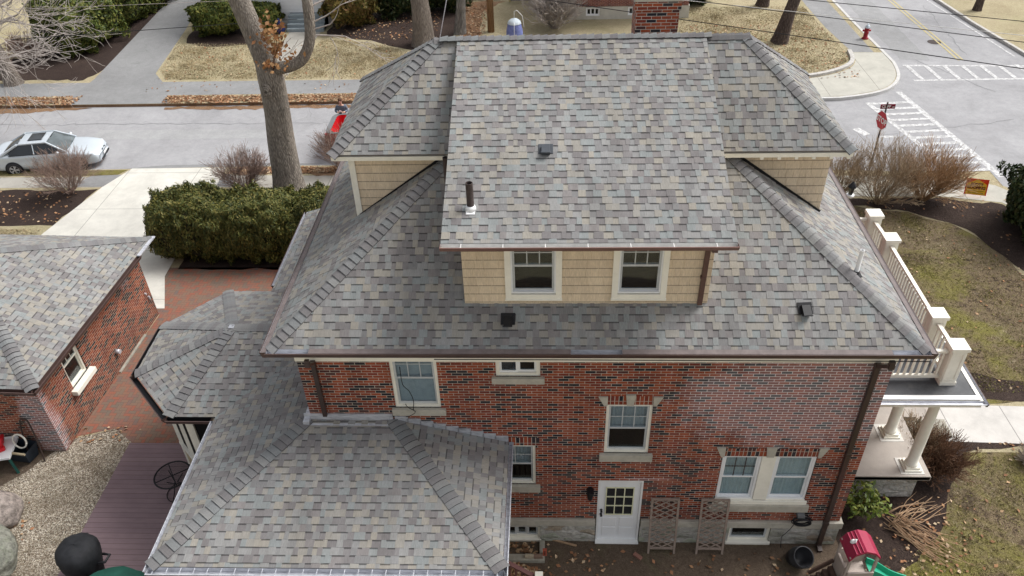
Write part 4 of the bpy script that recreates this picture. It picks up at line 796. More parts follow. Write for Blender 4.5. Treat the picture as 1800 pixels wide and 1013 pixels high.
def post(x,y,s=.17,z0=3.336,z1=4.36):
    b=MB(); b.box(x-s,y-s,z0,x+s,y+s,z0+.10); b.box(x-s+.02,y-s+.02,z0+.10,x+s-.02,y+s-.02,z1-.08); b.box(x-s-.015,y-s-.015,z1-.08,x+s+.015,y+s+.015,z1)
    q=s-.02
    for (ux,uy) in ((0,-1),(-1,0),(1,0)):
        for t in (-1,1):
            if ux==0: b.box(x+t*(q-.035)-.03,y-q-.014,z0+.10,x+t*(q-.035)+.03,y-q,z1-.08)
            else: b.box(min(x+ux*q,x+ux*(q+.014)),y+t*(q-.035)-.03,z0+.10,max(x+ux*q,x+ux*(q+.014)),y+t*(q-.035)+.03,z1-.08)
        for zz_ in (z0+.10,z1-.16):
            if ux==0: b.box(x-q+.064,y-q-.013,zz_,x+q-.064,y-q,zz_+.07)
            else: b.box(min(x+ux*q,x+ux*(q+.013)),y-q+.064,zz_,max(x+ux*q,x+ux*(q+.013)),y+q-.064,zz_+.07)
    b.build('post',m_cream,pf,bevel=.005)
RP=[(8.42,1.72),(8.40,2.74),(8.40,5.68),(8.36,6.78)]
for p in RP: post(*p)
def railing(a,c):
    a=Vector((*a,0));c=Vector((*c,0)); d=(c-a).normalized(); L=(c-a).length; b=MB(); z=Vector((0,0,1))
    b.bar(a+z*4.16,c+z*4.16,.085,.055); b.bar(a+z*3.47,c+z*3.47,.07,.07); n=int(L/.125)
    for k in range(n): p=a+d*(L*(k+.5)/n); b.bar(p+z*3.5,p+z*4.135,.042)
    b.build('railing',m_cream,pf)
q=.16
for i in range(3): railing((RP[i][0],RP[i][1]+q),(RP[i+1][0],RP[i+1][1]-q))
railing((WR+.01,1.72),(RP[0][0]-q,1.72)); railing((WR+.5,6.78),(RP[3][0]-q,6.78))
# cheek wall and steps towards the walk
b=MB(); b.box(8.7,2.72,-.1,9.72,3.12,.50); ck=b.build('stair_wall',m_stone,pf); b=MB(); b.box(8.64,2.64,.50,9.80,3.2,.60); b.build('capstone',m_conc_rough,ck,bevel=.02)
b=MB()
for k in range(4): b.box(8.67,3.13,-.1,9.9-k*.28,4.6,.19*(k+1)-.03)
b.build('steps',m_porchfloor,pf)
# ------------------------------------------------------------------ GARAGE
gd=Vector((.27,6.3,0)).normalized(); grot=math.atan2(gd.y,gd.x)-math.pi/2
gar=thing('brick_garage','red brick garage with grey shingled hip roof at the left edge','garage',(-11.55,8.2,0),grot)
GL=6.3; gz_=2.75   # local: x to the right (east), y north; east eave from (0,-GL) to (0,0)
gw=7.2
b=MB(); a_,b2,c_,d_=(0,-GL,gz_),(0,0,gz_),(-gw,0,gz_),(-gw,-GL,gz_); hz=gz_+.5*GL/2; r1_,r2_=(-GL/2,-GL/2,hz),(-gw+GL/2,-GL/2,hz)
shingles(b,[a_,b2,r1_],seed=71); shingles(b,[d_,a_,r1_,r2_],seed=72); shingles(b,[b2,c_,r2_,r1_],seed=73); shingles(b,[c_,d_,r2_],seed=74)
gr=b.build('roof',m_shingle,gar); n1,n2,n3=pn(a_,b2,r1_),pn(d_,a_,r1_),pn(b2,c_,r1_)
b=MB(); caps(b,a_,r1_,n1,n2,seed=71,wid=.16); caps(b,b2,r1_,n1,n3,seed=72,wid=.16); caps(b,r1_,r2_,n2,n3,seed=73,wid=.16); b.build('ridge_cap',m_cap,gr)
b=MB(); b.prism([(-.02,-GL+.02),(-.02,-.02),(-gw+.02,-.02),(-gw+.02,-GL+.02)],gz_-.14,gz_-.06); b.face([(-.02,-GL+.02,gz_-.14),(-gw+.02,-GL+.02,gz_-.14),(-gw+.02,-.02,gz_-.14),(-.02,-.02,gz_-.14)]); b.build('fascia',m_cream,gr)
gutter(gr,(.0,-GL-.08,gz_),(.0,-.9,gz_),(1,0,0),wid=.10,m_in=m_brown); gutter(gr,(-gw,-GL,gz_),(.08,-GL,gz_),(0,-1,0),wid=.10,m_in=m_brown)
b=MB(); b.bar((.05,-.95,gz_+.005),(.05,.05,gz_+.005),.10,.03); b.build('gutter_end',m_galv,gr)
gx=-.52; gs=-GL+.55; gn=-.2
Mg=Matrix.Translation((gx,0,0))@Matrix.Rotation(rad(90),4,'Z')
b=MB(); wo_=(-4.62,-3.88,1.12,2.42); wall(b,Mg,gs,gn,0,2.7,[wo_],reveal=.12)
for P,n in (((-6.9,gs,0),(gx,gs,0)),((gx,gn,0),(-6.9,gn,0)),((-6.9,gn,0),(-6.9,gs,0))):
    P=(P,n); L=math.dist(P[0],P[1]); b.face([P[0],P[1],(P[1][0],P[1][1],2.7),(P[0][0],P[0][1],2.7)],0,[(0,0),(L,0),(L,2.7),(0,2.7)])
gw_=b.build('wall',m_brick_gar,gar)
window(gar,Mg,*wo_[:2],*wo_[2:],rec=.07,inside='dark',cols=3,rows=2,frame=m_cream,sash=m_cream,label='six-over-one garage window with wide cream frame')
b=MB(); b.box(wo_[0]-.12,-.16,.98,wo_[1]+.12,.1,1.12,0,Mg); b.build('sill',m_cream,gar,bevel=.01)
b=MB(); b.box(gs+2.9,-.06,-.05,gn-1.0,0,.05,0,Mg); b.build('footing',m_conc_rough,gar)
b=MB(); b.box(-.42,-.05,.75,-.37,-.0,.87,0,Mg); b.box(-.52,-.05,1.0,-.47,0,1.06,0,Mg); b.tube([Mg@Vector((-2.62,-.12,.62)),Mg@Vector((-2.62,0,.62))],.07,12); b.build('dryer_vent',m_galv,gar)
# ------------------------------------------------------------------ foliage tools
def rnd_unit(n):
    v=RNG.normal(size=(n,3)); return v/np.linalg.norm(v,axis=1,keepdims=True)
def leaves(name,cent,nrm,size,mat,parent=None,asp=1.6,cup=.25,tris=False,updir=.0):
    """many small leaf sprays: one bent quad (4 verts) each"""
    n=len(cent); cent=np.asarray(cent,float); nrm=np.asarray(nrm,float)+RNG.normal(size=(n,3))*.55; nrm/=np.linalg.norm(nrm,axis=1,keepdims=True)
    t=rnd_unit(n); t[:,2]+=updir; t-=nrm*(t*nrm).sum(1,keepdims=True); t/=np.linalg.norm(t,axis=1,keepdims=True); bt=np.cross(nrm,t)
    s=(size*RNG.uniform(.6,1.4,n))[:,None] if np.isscalar(size) else np.asarray(size)[:,None]
    p0=cent-t*s*asp*.5; p1=cent+bt*s*.5+nrm*s*cup*.4; p2=cent+t*s*asp*.5; p3=cent-bt*s*.5+nrm*s*cup*.4
    V=np.stack([p0,p1,p2,p3],1).reshape(-1,3); me=bpy.data.meshes.new(name); me.vertices.add(4*n); me.vertices.foreach_set('co',V.ravel())
    me.loops.add(4*n); me.loops.foreach_set('vertex_index',np.arange(4*n,dtype=np.int32)); me.polygons.add(n); me.polygons.foreach_set('loop_start',np.arange(0,4*n,4,dtype=np.int32)); me.polygons.foreach_set('loop_total',np.full(n,4,dtype=np.int32))
    me.update(calc_edges=True); me.validate(); me.materials.append(mat); o=bpy.data.objects.new(name,me); C.objects.link(o); o.parent=parent; return o
def lump_core(name,c,r,mat,parent,seed=0,n=24,amp=.15,pw=2.0):
    b=MB(); rn=random.Random(seed); ph=[rn.uniform(0,6.28) for _ in range(6)]
    for i in range(n):
        for j in range(n):
            q=[]
            for (a,e) in ((i,j),(i+1,j),(i+1,j+1),(i,j+1)):
                th_=2*math.pi*a/n; fi=math.pi*e/n-math.pi/2; x,y,z=math.cos(th_)*math.cos(fi),math.sin(th_)*math.cos(fi),math.sin(fi)
                k=1+amp*(math.sin(3*x*2+ph[0])*math.sin(3*y*2+ph[1])+.6*math.sin(5*z+ph[2]+4*x))
                sg=lambda v: math.copysign(abs(v)**(2/pw),v)
                q.append((c[0]+sg(x)*r[0]*k,c[1]+sg(y)*r[1]*k,c[2]+sg(z)*r[2]*k))
            b.face(q,0,smooth=True)
    return b.build(name,mat,parent,merge=True)
def blob_leaves(c,r,n,seed=0,amp=.16,pw=2.6,depth=.22,lumps=14,wid=.07):
    """points and normals scattered through the outer shell of a lumpy superellipsoid"""
    R_=np.random.default_rng(seed); d=R_.normal(size=(n,3)); d/=np.linalg.norm(d,axis=1,keepdims=True)
    L=R_.normal(size=(lumps,3)); L/=np.linalg.norm(L,axis=1,keepdims=True); am=R_.uniform(.4,1,lumps)
    k=((np.exp(-(((d[:,None,:]-L[None])**2).sum(2))/wid))*am).sum(1); k=k/max(1e-6,k.mean())*.45
    sgn=np.sign(d)*np.abs(d)**(2/pw); rr=1+amp*(k-.45)+R_.normal(size=n)*.03; rr*=1-depth*R_.uniform(0,1,n)**2
    return np.array(c)+sgn*np.array(r)*rr[:,None], d
def evergreen(name,label,cat,loc,r,h,mat,n,size=.10,seed=0,pw=2.2,group=None,amp=.2,trunk=True,parent=None):
    t=thing(name,label,cat,loc,0,group); c=(0,0,h*.53); rr=(r[0],r[1],h*.5)
    p,d=blob_leaves(c,rr,int(n*1.6),seed,amp=amp,pw=pw,lumps=40,wid=.035); leaves('foliage',p,d,size*.75,mat,t,updir=.8,asp=2)
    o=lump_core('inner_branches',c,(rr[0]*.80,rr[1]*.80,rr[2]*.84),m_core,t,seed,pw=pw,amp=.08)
    b=MB(); b.tube([(0,0,-.05),(0,0,h*.4)],[.09,.05],8); b.build('trunk',m_bark_dk,t); return t
# arborvitae hedge: bushes in a row read as one clipped hedge
hed=thing('arborvitae_hedge','long dark green arborvitae hedge between the driveway and the house','hedge',(-10.05,11.5,0))
for k in range(8):
    cx=-2.5+k*.86; h=2.12+.16*math.sin(k*2.3); p,d=blob_leaves((cx,0+.1*math.sin(k*1.7),h*.52),(.82,1.04,h*.52),38000,100+k,amp=.13,pw=2.6,lumps=60,wid=.022)
    leaves('foliage',p,d,.036,m_arb,hed,updir=1.6,asp=3.2)
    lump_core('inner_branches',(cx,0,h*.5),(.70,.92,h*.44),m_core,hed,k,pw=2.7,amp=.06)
b=MB()
for k in range(7): b.tube([(-2.55+k*.88,0,-.05),(-2.5+k*.88,0,1.2)],[.07,.04],7)
b.build('stems',m_bark_dk,hed)
# far evergreens
fh=thing('evergreen_hedge','tall clipped green hedge along the far driveway','hedge',(-25.2,34,0))
for k,(x,y,rx,ry,h) in enumerate([(-.35,-3.4,1.7,1.35,3.0),(0,-1.5,1.75,1.6,3.2),(.35,.9,1.6,1.7,3.2),(.6,3.2,1.5,1.7,3.1),(.7,5.5,1.4,1.7,3.1),(.5,8,1.4,1.8,3.1)]):
    p,d=blob_leaves((x,y,h*.5),(rx,ry,h*.52),15000,200+k,amp=.2,pw=2.6,lumps=45,wid=.03); leaves('foliage',p,d,.10,m_arb_far,fh,updir=.6); lump_core('inner_branches',(x,y,h*.48),(rx*.85,ry*.85,h*.44),m_core,fh,k,pw=2.6,amp=.05)
evergreen('evergreen_shrub','round yew shrub on the far lawn left of the big oak','shrub',(-18.2,33.0,0),(1.5,1.2),1.9,m_arb_far,9000,.13,31)
evergreen('evergreen_shrub','golden brown false cypress beside the far front steps','shrub',(-11.0,33.9,0),(1.35,1.1),2.9,m_gold,9000,.14,32)
evergreen('evergreen_shrub','dark yew behind the mulch bed right of the golden shrub','shrub',(-8.8,36.0,0),(1.9,1.3),2.7,m_yew,9000,.14,33)
evergreen('evergreen_shrub','dark yew reaching to the grey weathered trunk','shrub',(-5.9,36.6,0),(1.5,1.4),3.0,m_yew,8000,.14,34)
evergreen('evergreen_shrub','small green shrub left of the grey steps','shrub',(-15.75,33.5,0),(.8,.8),1.5,m_arb_far,3500,.13,35)
evergreen('evergreen_shrub','dark shrub at the right corner of the far brick house','shrub',(8.6,36.9,0),(1.0,1.0),2.0,m_yew,5000,.13,36)
evergreen('evergreen_shrub','dark evergreen shrub at the right edge beside the pavement','shrub',(16.75,12.2,0),(1.5,1.5),2.6,m_yew,15000,.11,37)
# bare bushes
def grow(B,p,d,r,L,lvl,maxl,rn,spread=.5,kids=(2,3),rmin=.004,nseg=4,curve=.12,up_=.08,sides=None,collect=None):
    pts=[Vector(p)];rs=[r];dd=Vector(d).normalized()
    for i in range(nseg):
        dd=(dd+Vector((rn.gauss(0,curve),rn.gauss(0,curve),rn.gauss(0,curve)+up_))).normalized(); pts.append(pts[-1]+dd*L/nseg); rs.append(max(rmin,r*(1-.45*(i+1)/nseg)))
    B.tube(pts,rs,sides or (8 if r>.08 else 5 if r>.02 else 3),cap=False)
    if collect is not None and lvl>=maxl-1: collect.append(pts[-1])
    if lvl>=maxl: return
    for k in range(rn.randint(*kids)):
        i=rn.randint(max(1,nseg//2),nseg) if k else nseg
        a=Vector((rn.gauss(0,1),rn.gauss(0,1),rn.gauss(0,.6))).normalized(); nd=(dd+a*spread*rn.uniform(.6,1.3)).normalized()
        grow(B,pts[i],nd,rs[i]*rn.uniform(.6,.85),L*rn.uniform(.62,.85),lvl+1,maxl,rn,spread,kids,rmin,nseg,curve,up_,sides,collect)
def bare_bush(label,loc,rx,h,mat,stems,seed,name='bare_shrub',lvl=3,group=None,rmin=.0045,spread=.5,cat='shrub'):
    stems=int(stems*1.5)
    t=thing(name,label,cat,loc,0,group); rn=random.Random(seed); b=MB()
    for k in range(stems):
        a=rn.uniform(0,6.283); out=math.sqrt(rn.uniform(.02,1))*rx/h*1.7; ln_=h*.46/math.sqrt(1+.55*out*out); grow(b,(.14*math.cos(a)*rn.random(),.14*math.sin(a)*rn.random(),-.02),(out*math.cos(a),out*math.sin(a),1),.015,ln_,0,lvl,rn,spread,(3,4),rmin,3,.10,.05)
    b.build('stems',mat,t); return t
bare_bush('bare reddish bush in front of the silver car',(-18.5,15.5,0),1.15,1.75,m_twig_red,26,1)
bare_bush('rounded bare bush behind the hedge beside the driveway',(-11.7,15.7,0),1.25,1.7,m_twig_red,30,2)
bare_bush('narrow bare bush beside the red pickup',(-8.0,17.1,0),.9,1.7,m_twig_red,24,3)
bare_bush('bare greyish bush around the stop sign post',(11.9,14.35,0),1.35,2.15,m_twig_tan,34,4)
bare_bush('largest bare golden brown bush by the crosswalk',(13.6,14.6,0),1.35,1.95,m_twig_gold,52,5)
bare_bush('low bare bush nearest the house corner on the right',(10.6,14.9,0),1.0,1.9,m_twig_tan,22,6)
bare_bush('brown leafless bush beside the porch columns',(9.15,2.05,0),.75,1.15,m_twig_br,46,7)
bare_bush('tuft of pale dry ornamental grass by the front walk',(11.75,2.35,0),.75,.75,m_pgrass,90,8,name='ornamental_grass',lvl=1,spread=.25,cat='grass')
bare_bush('fine brown hydrangea stems behind the near porch column',(8.85,2.5,0),.4,.95,m_twig_tan,30,9)
bare_bush('thin grey bare bushes between the blue cover and the brick house',(.4,33.0,0),1.5,2.3,m_twig,46,10,rmin=.009)
bare_bush('low bare shrub behind the far mulch bed',(-27.6,29.6,0),1.5,1.4,m_twig_red,40,11,rmin=.009)
# broadleaf shrub at the house corner
rh=thing('broadleaf_shrub','leafy light green shrub at the stone corner below the porch','shrub',(7.0,.72,0)); b=MB(); rn=random.Random(4); tips=[]
for k in range(12): a=rn.uniform(0,6.28); grow(b,(0,0,0),(.6*math.cos(a),.5*math.sin(a),1),.014,.48,0,1,rn,.5,(2,3),.006,3,.1,.05,collect=tips)
b.build('stems',m_twig_br,rh); P=np.array([tuple(Vector(t_)+Vector((rn.gauss(0,.09),rn.gauss(0,.09),rn.gauss(0,.06)))) for t_ in tips for _ in range(13)]); leaves('foliage',P,np.tile([0,0,1.],(len(P),1)),.055,m_broad,rh,asp=2.6)
# cut brush pile
bp=thing('brush_pile','pile of cut tan branches lying on the soil','branches',(8.0,.35,0)); b=MB()
for k in range(58):
    a=rn.choice([rad(-42),rad(-38),rad(25)])+rn.gauss(0,.16); L=rn.uniform(.7,1.5); z=rn.uniform(.03,.22); p=Vector((rn.gauss(-.15,.14),rn.gauss(.1,.14),z)); pts=[p+Vector((math.cos(a)*L*t,math.sin(a)*L*t+.07*math.sin(t*4+k),-z*.6*t+.03*math.sin(5*t+k))) for t in (0,.3,.6,1)]
    b.tube(pts,[.011,.010,.008,.005],4)
b.build('branches',m_straw,bp)
# ------------------------------------------------------------------ big bare trees
def trunk_mesh(pts,rs,n=26,seed=0,flare=0,amp=.05):
    rn=random.Random(seed); b=MB(); P=sm(pts,6); m_=len(P); R_=np.interp(np.linspace(0,1,m_),np.linspace(0,1,len(rs)),rs); ph=[rn.uniform(0,6.28) for _ in range(5)]
    rows=[]
    for i,p in enumerate(P):
        row=[]
        for k in range(n):
            a=2*math.pi*k/n; w_=1+amp*math.sin(3*a+ph[0]+i*.08)+amp*.7*math.sin(5*a+ph[1]-i*.05)+amp*.4*math.sin(9*a+ph[2]+i*.2)
            if flare: w_+=flare*math.exp(-p[2]/.35)*(.6+.4*math.sin(5*a+ph[3]))
            row.append((p[0]+R_[i]*w_*math.cos(a),p[1]+R_[i]*w_*math.sin(a),p[2]))
        rows.append(row)
    for i in range(m_-1):
        for k in range(n): k2=(k+1)%n; b.face([rows[i][k],rows[i][k2],rows[i+1][k2],rows[i+1][k]],0,smooth=True)
    return b
oak=thing('oak_tree','big grey-barked oak with a knot, forked trunk and a few dead leaves','tree',(-9.85,15.35,0))
b=trunk_mesh([(0,0,-.05),(.06,0,1),(.13,0,2.2),(.24,0,3.4),(.28,0,4.6),(.22,0,5.3),(-.05,.1,6.4),(-.35,.2,7.6),(-.8,.3,9.4),(-1.1,.3,11.5)],[.60,.53,.49,.45,.45,.38,.36,.34,.30,.24],34,1,.30,.035); b.build('trunk',m_bark,oak,merge=True)
b=MB(); lim=[(.30,-.05,4.75),(.62,-.12,5.0),(1.1,-.18,5.12),(1.55,-.15,5.35),(1.88,-.1,5.9),(2.0,-.05,6.6),(2.03,0,7.4),(2.0,.1,8.6),(2.2,.2,10.5)]
b.tube(sm(lim,5),list(np.interp(np.linspace(0,1,41),[0,.1,.3,.5,.7,1],[.30,.22,.20,.18,.18,.10])),16)
b.build('limb',m_bark,oak)
b=MB()   # knot
kc=Vector((.20,-.50,4.35))
for k in range(3): r_=.17-.05*k; pts=[kc+Vector((math.cos(a)*r_*.8,-.035*k-.02,math.sin(a)*r_*1.35)) for a in [i*math.pi/8 for i in range(17)]]; b.tube(pts,.05-.006*k,8)
b.build('knot',m_bark,oak)
b=MB(); rn=random.Random(12); tips=[]
for p,d in (((-1.1,.3,11.5),(-.5,.2,1)),((-1.0,.3,11.0),(.6,.4,1)),((2.2,.2,10.5),(.6,0,1)),((2.1,.2,9.8),(-.4,.5,1)),((-.6,.25,8.8),(-1,-.2,.6))): grow(b,p,d,.16,3.0,0,4,rn,.6,(2,3),.012,4,.12,.05)
for p,d in (((2.03,0,6.5),(1.0,.3,.5)),((2.0,-.05,6.3),(1,-.1,.35)),((2.02,0,7.0),(.9,.3,.7)),((2.0,0,6.1),(1,.2,.1))): grow(b,p,d,.03,1.1,0,3,rn,.5,(1,3),.008,4,.12,0)
b.build('branches',m_twig,oak)
P=[]
for (cx,cz,s1,n_) in ((.75,5.95,.20,55),(.62,6.3,.22,50),(1.0,5.45,.25,40),(.45,5.2,.16,35),(.85,6.7,.18,22)):
    for _ in range(n_): P.append((cx+rn.gauss(0,s1),-.35+rn.gauss(0,.15),cz+rn.gauss(0,s1)))
leaves('dead_leaves',P,np.tile([0,-1.,.5],(len(P),1)),.11,m_dead,oak,asp=1.5)
b=MB()
for k in range(9): grow(b,(.5,-.3,5.0),(rn.uniform(.2,1),-.2,rn.uniform(.6,1.6)),.012,.7,0,2,rn,.5,(1,2),.006,3)
b.build('twigs',m_twig_br,oak)
def street_tree(label,loc,pts,rs,mat,seed,lvl=4,n=16,r0=.14,L=2.6,lean=(0,0),name='bare_tree',low=()):
    t=thing(name,label,'tree',loc); trunk_mesh(pts,rs,n,seed,.18,.04).build('trunk',mat,t,merge=True); b=MB(); rn=random.Random(seed); top=Vector(pts[-1])
    for k in range(4): a=k*1.57+rn.random(); grow(b,top-Vector((0,0,.3*k)),(math.cos(a)*.8,math.sin(a)*.8,1),r0,L,0,lvl,rn,.6,(2,3),.012,4,.1,.06)
    for p,d,r_,l_,lv in low: grow(b,p,d,r_,l_,0,lv,rn,.65,(2,4),.008,5,.13,.02)
    b.build('branches',mat if name!='bare_tree' else m_twig,t); return t
street_tree('grey straight trunk in the far mulch bed behind the ridge',(-6.55,30.8,0),[(0,0,-.05),(0,0,2),(-.25,0,5),(-.5,0,8),(-.6,0,11)],[.62,.47,.43,.38,.3],m_bark_far,21,lvl=3)
street_tree('dark leaning tree with grooved bark on the corner lawn',(12.1,30.4,0),[(0,0,-.05),(.25,0,1.5),(.65,0,3.2),(1.15,0,5),(1.6,.1,7.5)],[.42,.30,.28,.28,.2],m_bark_dk,22,lvl=4,low=(((.8,0,3.6),(1,0,.8),.14,2.4,3),((.6,0,3.2),(-.5,.2,1),.12,2.2,3)))
street_tree('short dark trunk at the top edge above the corner lawn',(12.45,36.2,0),[(0,0,-.05),(.15,0,1.5),(.3,0,4),(.4,0,7)],[.36,.28,.25,.2],m_bark_dk,23,lvl=3)
street_tree('dark thin trunk on the strip across the side road',(23.95,34.8,0),[(0,0,-.05),(.1,0,2),(.2,0,4),(.3,0,6)],[.22,.16,.14,.1],m_bark_dk,24,lvl=3)
# tree at the upper left, its pale twigs hanging over the far lawn and the road
rt=street_tree('pale trunk at the upper left with a tangle of bare twigs',(-26.6,26.3,0),[(0,0,-.05),(-.3,.1,1.6),(-.8,.2,3.4),(-1.3,.3,5),(-1.9,.4,8)],[.42,.34,.31,.28,.25],m_bark_far,25,lvl=4,low=tuple(((-.5-.15*k,.1,2.6+.3*k),(1.0,-.45+.22*(k%4),.20),.08,2.2,4) for k in range(9)))
lt=thing('bare_tree','slender bare branches reaching in from the left edge over the road','tree',(-25.8,20.6,0)); trunk_mesh([(0,0,-.05),(0,0,2),(.1,0,4.5),(.2,0,8)],[.3,.22,.19,.14],14,3,.15).build('trunk',m_bark_far,lt,merge=True); b=MB(); rn=random.Random(77)
for k in range(5): grow(b,(.15,0,2.6+.5*k),(1,.35-.15*k,.16),.055,2.3,0,4,rn,.6,(2,4),.007,5,.13,.015)
for k in range(3): grow(b,(.2,0,7-.8*k),(.4,.2*k,.9),.08,1.9,0,3,rn,.6,(2,3),.012)
b.build('branches',m_twig,lt)
# grey weathered snag
sn=thing('weathered_snag','grey weathered split trunk standing left of the wooden pole','tree stump',(-4.75,32.4,0)); trunk_mesh([(0,0,-.05),(.1,0,1.0),(.22,0,2.2),(.35,0,3.4)],[.30,.24,.22,.14],14,9,.2,.16).build('trunk',bark_mat('weathered_wood',(.09,.08,.075),(.42,.40,.37),(9,9,.7)),sn,merge=True)
b=MB(); b.tube([(.1,0,1.6),(.35,.05,2.6),(.5,0,3.6)],[.1,.07,.04],8); b.build('limb',MATS.get('x',bpy.data.materials['weathered_wood']),sn)
# ------------------------------------------------------------------ utility pole and wires
up_=thing('utility_pole','orange-brown wooden utility pole behind the roof ridge','pole',(-3.05,32.6,0)); b=MB(); b.tube([(0,0,-.1),(0,0,9.5)],[.19,.14],18); b.build('pole',bark_mat('pole_wood',(.22,.12,.06),(.46,.29,.17),(12,12,.5)),up_); b=MB(); b.box(-1.1,-.06,8.4,1.1,.06,8.55); b.build('crossarm',m_bark_dk,up_)
b=MB(); 
for k in (-1,-.5,.5,1): b.lathe([(.03,8.55),(.05,8.6),(.03,8.66),(.05,8.7),(0,8.74)],(k,0,0),8)
b.build('insulators',m_rub,up_)
def wire(label,pts,r,mat):
    b=MB(); b.tube(sm(pts,6),r,5,cap=False); o=b.build('overhead_wire',mat); tag(o,label,'wire','overhead wires crossing the street'); return o
# real spans, hung from poles beyond the frame; heights vary
def span(label,a,c,z,r,mat,ext=.6,sag=.0):
    a=Vector((*a,z));c=Vector((*c,z)); d=c-a; p0=a-d*ext; p1=c+d*ext; pts=[]
    for i in range(9): t=i/8; p=p0.lerp(p1,t); p.z-=0; pts.append(tuple(p))
    wire(label,pts,r,mat)
span('black wire running from behind the chimney across the corner lawn',(-.08,18.03),(13.49,11.2),6.3,.014,m_black,.2)
span('black wire above the fire hydrant',(6.22,15.45),(13.55,11.95),6.8,.012,m_black,.3)
span('topmost black wire over the side road',(8.31,16.05),(14.43,13.6),6.8,.012,m_black,.3)
span('pale thin wire above the corner lawn',(6.45,16.39),(14.3,13.27),6.5,.009,m_white,.3)
span('black wire over the far driveway and green hedge',(-16.93,17.5),(-11.87,18.36),5.5,.013,m_black,.5)
span('thin pale wire near the top of the green hedge',(-19.35,20.6),(-12.8,21.1),5.5,.008,m_twig,.6)
b=MB(); b.tube([(-4.95,25.2,2.2),(-3.6,29.5,8.2)],.022,6); tag(b.build('guy_wire',m_galv),'pale braided guy wire rising beside the grey trunk','wire')
# ------------------------------------------------------------------ far houses and yard things
wh=thing('white_house','white clapboard house at the top edge behind the grey steps','house',(-13.5,37.9,0)); b=MB(); b.box(-3.4,-3.6,0,1.3,4,6)
for k in range(28): b.box(-3.41,-3.615,.3+k*.2,1.31,-3.601,.31+k*.2)
b.build('wall',m_vinyl,wh); b=MB(); b.face([(-3.7,-3.9,6),(1.6,-3.9,6),(1.6,.2,8.5),(-3.7,.2,8.5)]);b.face([(1.6,4.3,6),(-3.7,4.3,6),(-3.7,.2,8.5),(1.6,.2,8.5)]); b.build('roof',m_cap,wh)
b=MB(); b.box(.0,-3.66,1.1,.9,-3.62,3.1); b.build('door',m_white,wh); b=MB()
for x in (-3,-1.6): b.box(x,-3.66,2.0,x+.9,-3.62,3.3)
b.build('window',m_glass_dark,wh)
st=thing('front_steps','wide blue-grey concrete steps leading to the white house','steps',(-13.5,33.0,0)); b=MB()
for k in range(4): b.box(-1.05,k*.26,0,1.05,1.28,.17*(k+1))
b.build('treads',plain('grey_steps',(.25,.29,.31),.8,.12,4),st); 
pt=MB(); pt.lathe([(.0,0),(.2,0),(.28,.2),(.30,.42),(.26,.45),(.0,.40)],(-14.85,32.9,0),16); pt.lathe([(.0,.36),(.12,.5),(.05,.8),(0,.85)],(-14.85,32.9,0),9); tag(pt.build('planter',plain('cobalt_glaze',(.02,.03,.13),.25,.1,5)),'dark blue glazed planter left of the grey steps','planter')
fb=thing('brick_house','red brick house with pale basement wall behind the chimney','house',(4.7,34.35,0)); Mf=I4
b=MB(); wall(b,I4,-3.5,3.2,.70,6,[(-2.2,-1.2,2.0,3.6),(.9,1.9,2.0,3.6)],reveal=.1); b.face([(3.2,0,.7),(3.2,7,.7),(3.2,7,6),(3.2,0,6)],0,[(0,.7),(7,.7),(7,6),(0,6)]); b.face([(-3.5,7,.7),(-3.5,0,.7),(-3.5,0,6),(-3.5,7,6)],0,[(0,.7),(7,.7),(7,6),(0,6)]); b.face([(3.2,7,.7),(-3.5,7,.7),(-3.5,7,6),(3.2,7,6)],0,[(0,.7),(7,.7),(7,6),(0,6)]); b.build('wall',m_brick_far,fb)
b=MB(); wall(b,Matrix.Translation((0,-.04,0)),-3.55,3.25,-.1,.70,[(-2.5,-1.72,.20,.66),(-.15,.63,.20,.66)],reveal=.12); b.box(3.2,-.039,-.1,3.25,7,.70); b.build('foundation',plain('pale_stucco',(.55,.53,.47),.9,.1,2,dirt=(.3,.28,.22),dirtamt=.3),fb)
window(fb,Matrix.Translation((0,-.04,0)),-2.5,-1.72,.20,.66,frame=m_vinyl,sash=m_vinyl,kind=('s',3),label='white basement window of the far brick house'); window(fb,Matrix.Translation((0,-.04,0)),-.15,.63,.20,.66,frame=m_vinyl,sash=m_vinyl,kind=('s',3)); window(fb,I4,-2.2,-1.2,2,3.6); window(fb,I4,.9,1.9,2,3.6)
b=MB(); b.face([(-3.9,-.4,6),(3.6,-.4,6),(3.6,3.5,8.4),(-3.9,3.5,8.4)]);b.face([(3.6,7.4,6),(-3.9,7.4,6),(-3.9,3.5,8.4),(3.6,3.5,8.4)]); b.build('roof',m_cap,fb)
fe=thing('wooden_fence','weathered grey board fence at the top edge right of the pole','fence',(-.6,37.6,0)); b=MB()
for k in range(24): b.box(-1.55+k*.15,-.01,.05,-1.42+k*.15,.012,1.1+.02*(k%3))
b.build('boards',plain('weathered_boards',(.30,.28,.25),.9,.25,9),fe); b=MB()
for x in (-1.6,.4,2.1): b.box(x-.06,.014,0,x+.06,.12,1.25)
b.box(-1.6,.014,.3,2.1,.05,.4); b.box(-1.6,.014,.85,2.1,.05,.95); b.build('posts',plain('yellow_post',(.50,.43,.22),.8,.1,5),fe)
be_=thing('garden_bench','grey wooden bench at the top edge behind the pole','bench',(-3.6,38.0,0)); b=MB()
for k in range(4): b.box(-1,.0+k*.12,.42,1,.1+k*.12,.46)
b.build('seat',MATS['weathered_boards'],be_); b=MB()
for k in range(3): b.box(-1,.5,.55+k*.13,1,.53,.65+k*.13)
b.build('backrest',MATS['weathered_boards'],be_)
for x in(-.9,.84): b=MB(); b.box(x,.02,0,x+.06,.08,.42);b.box(x,.44,0,x+.06,.499,.95); b.build('leg',MATS['weathered_boards'],be_)
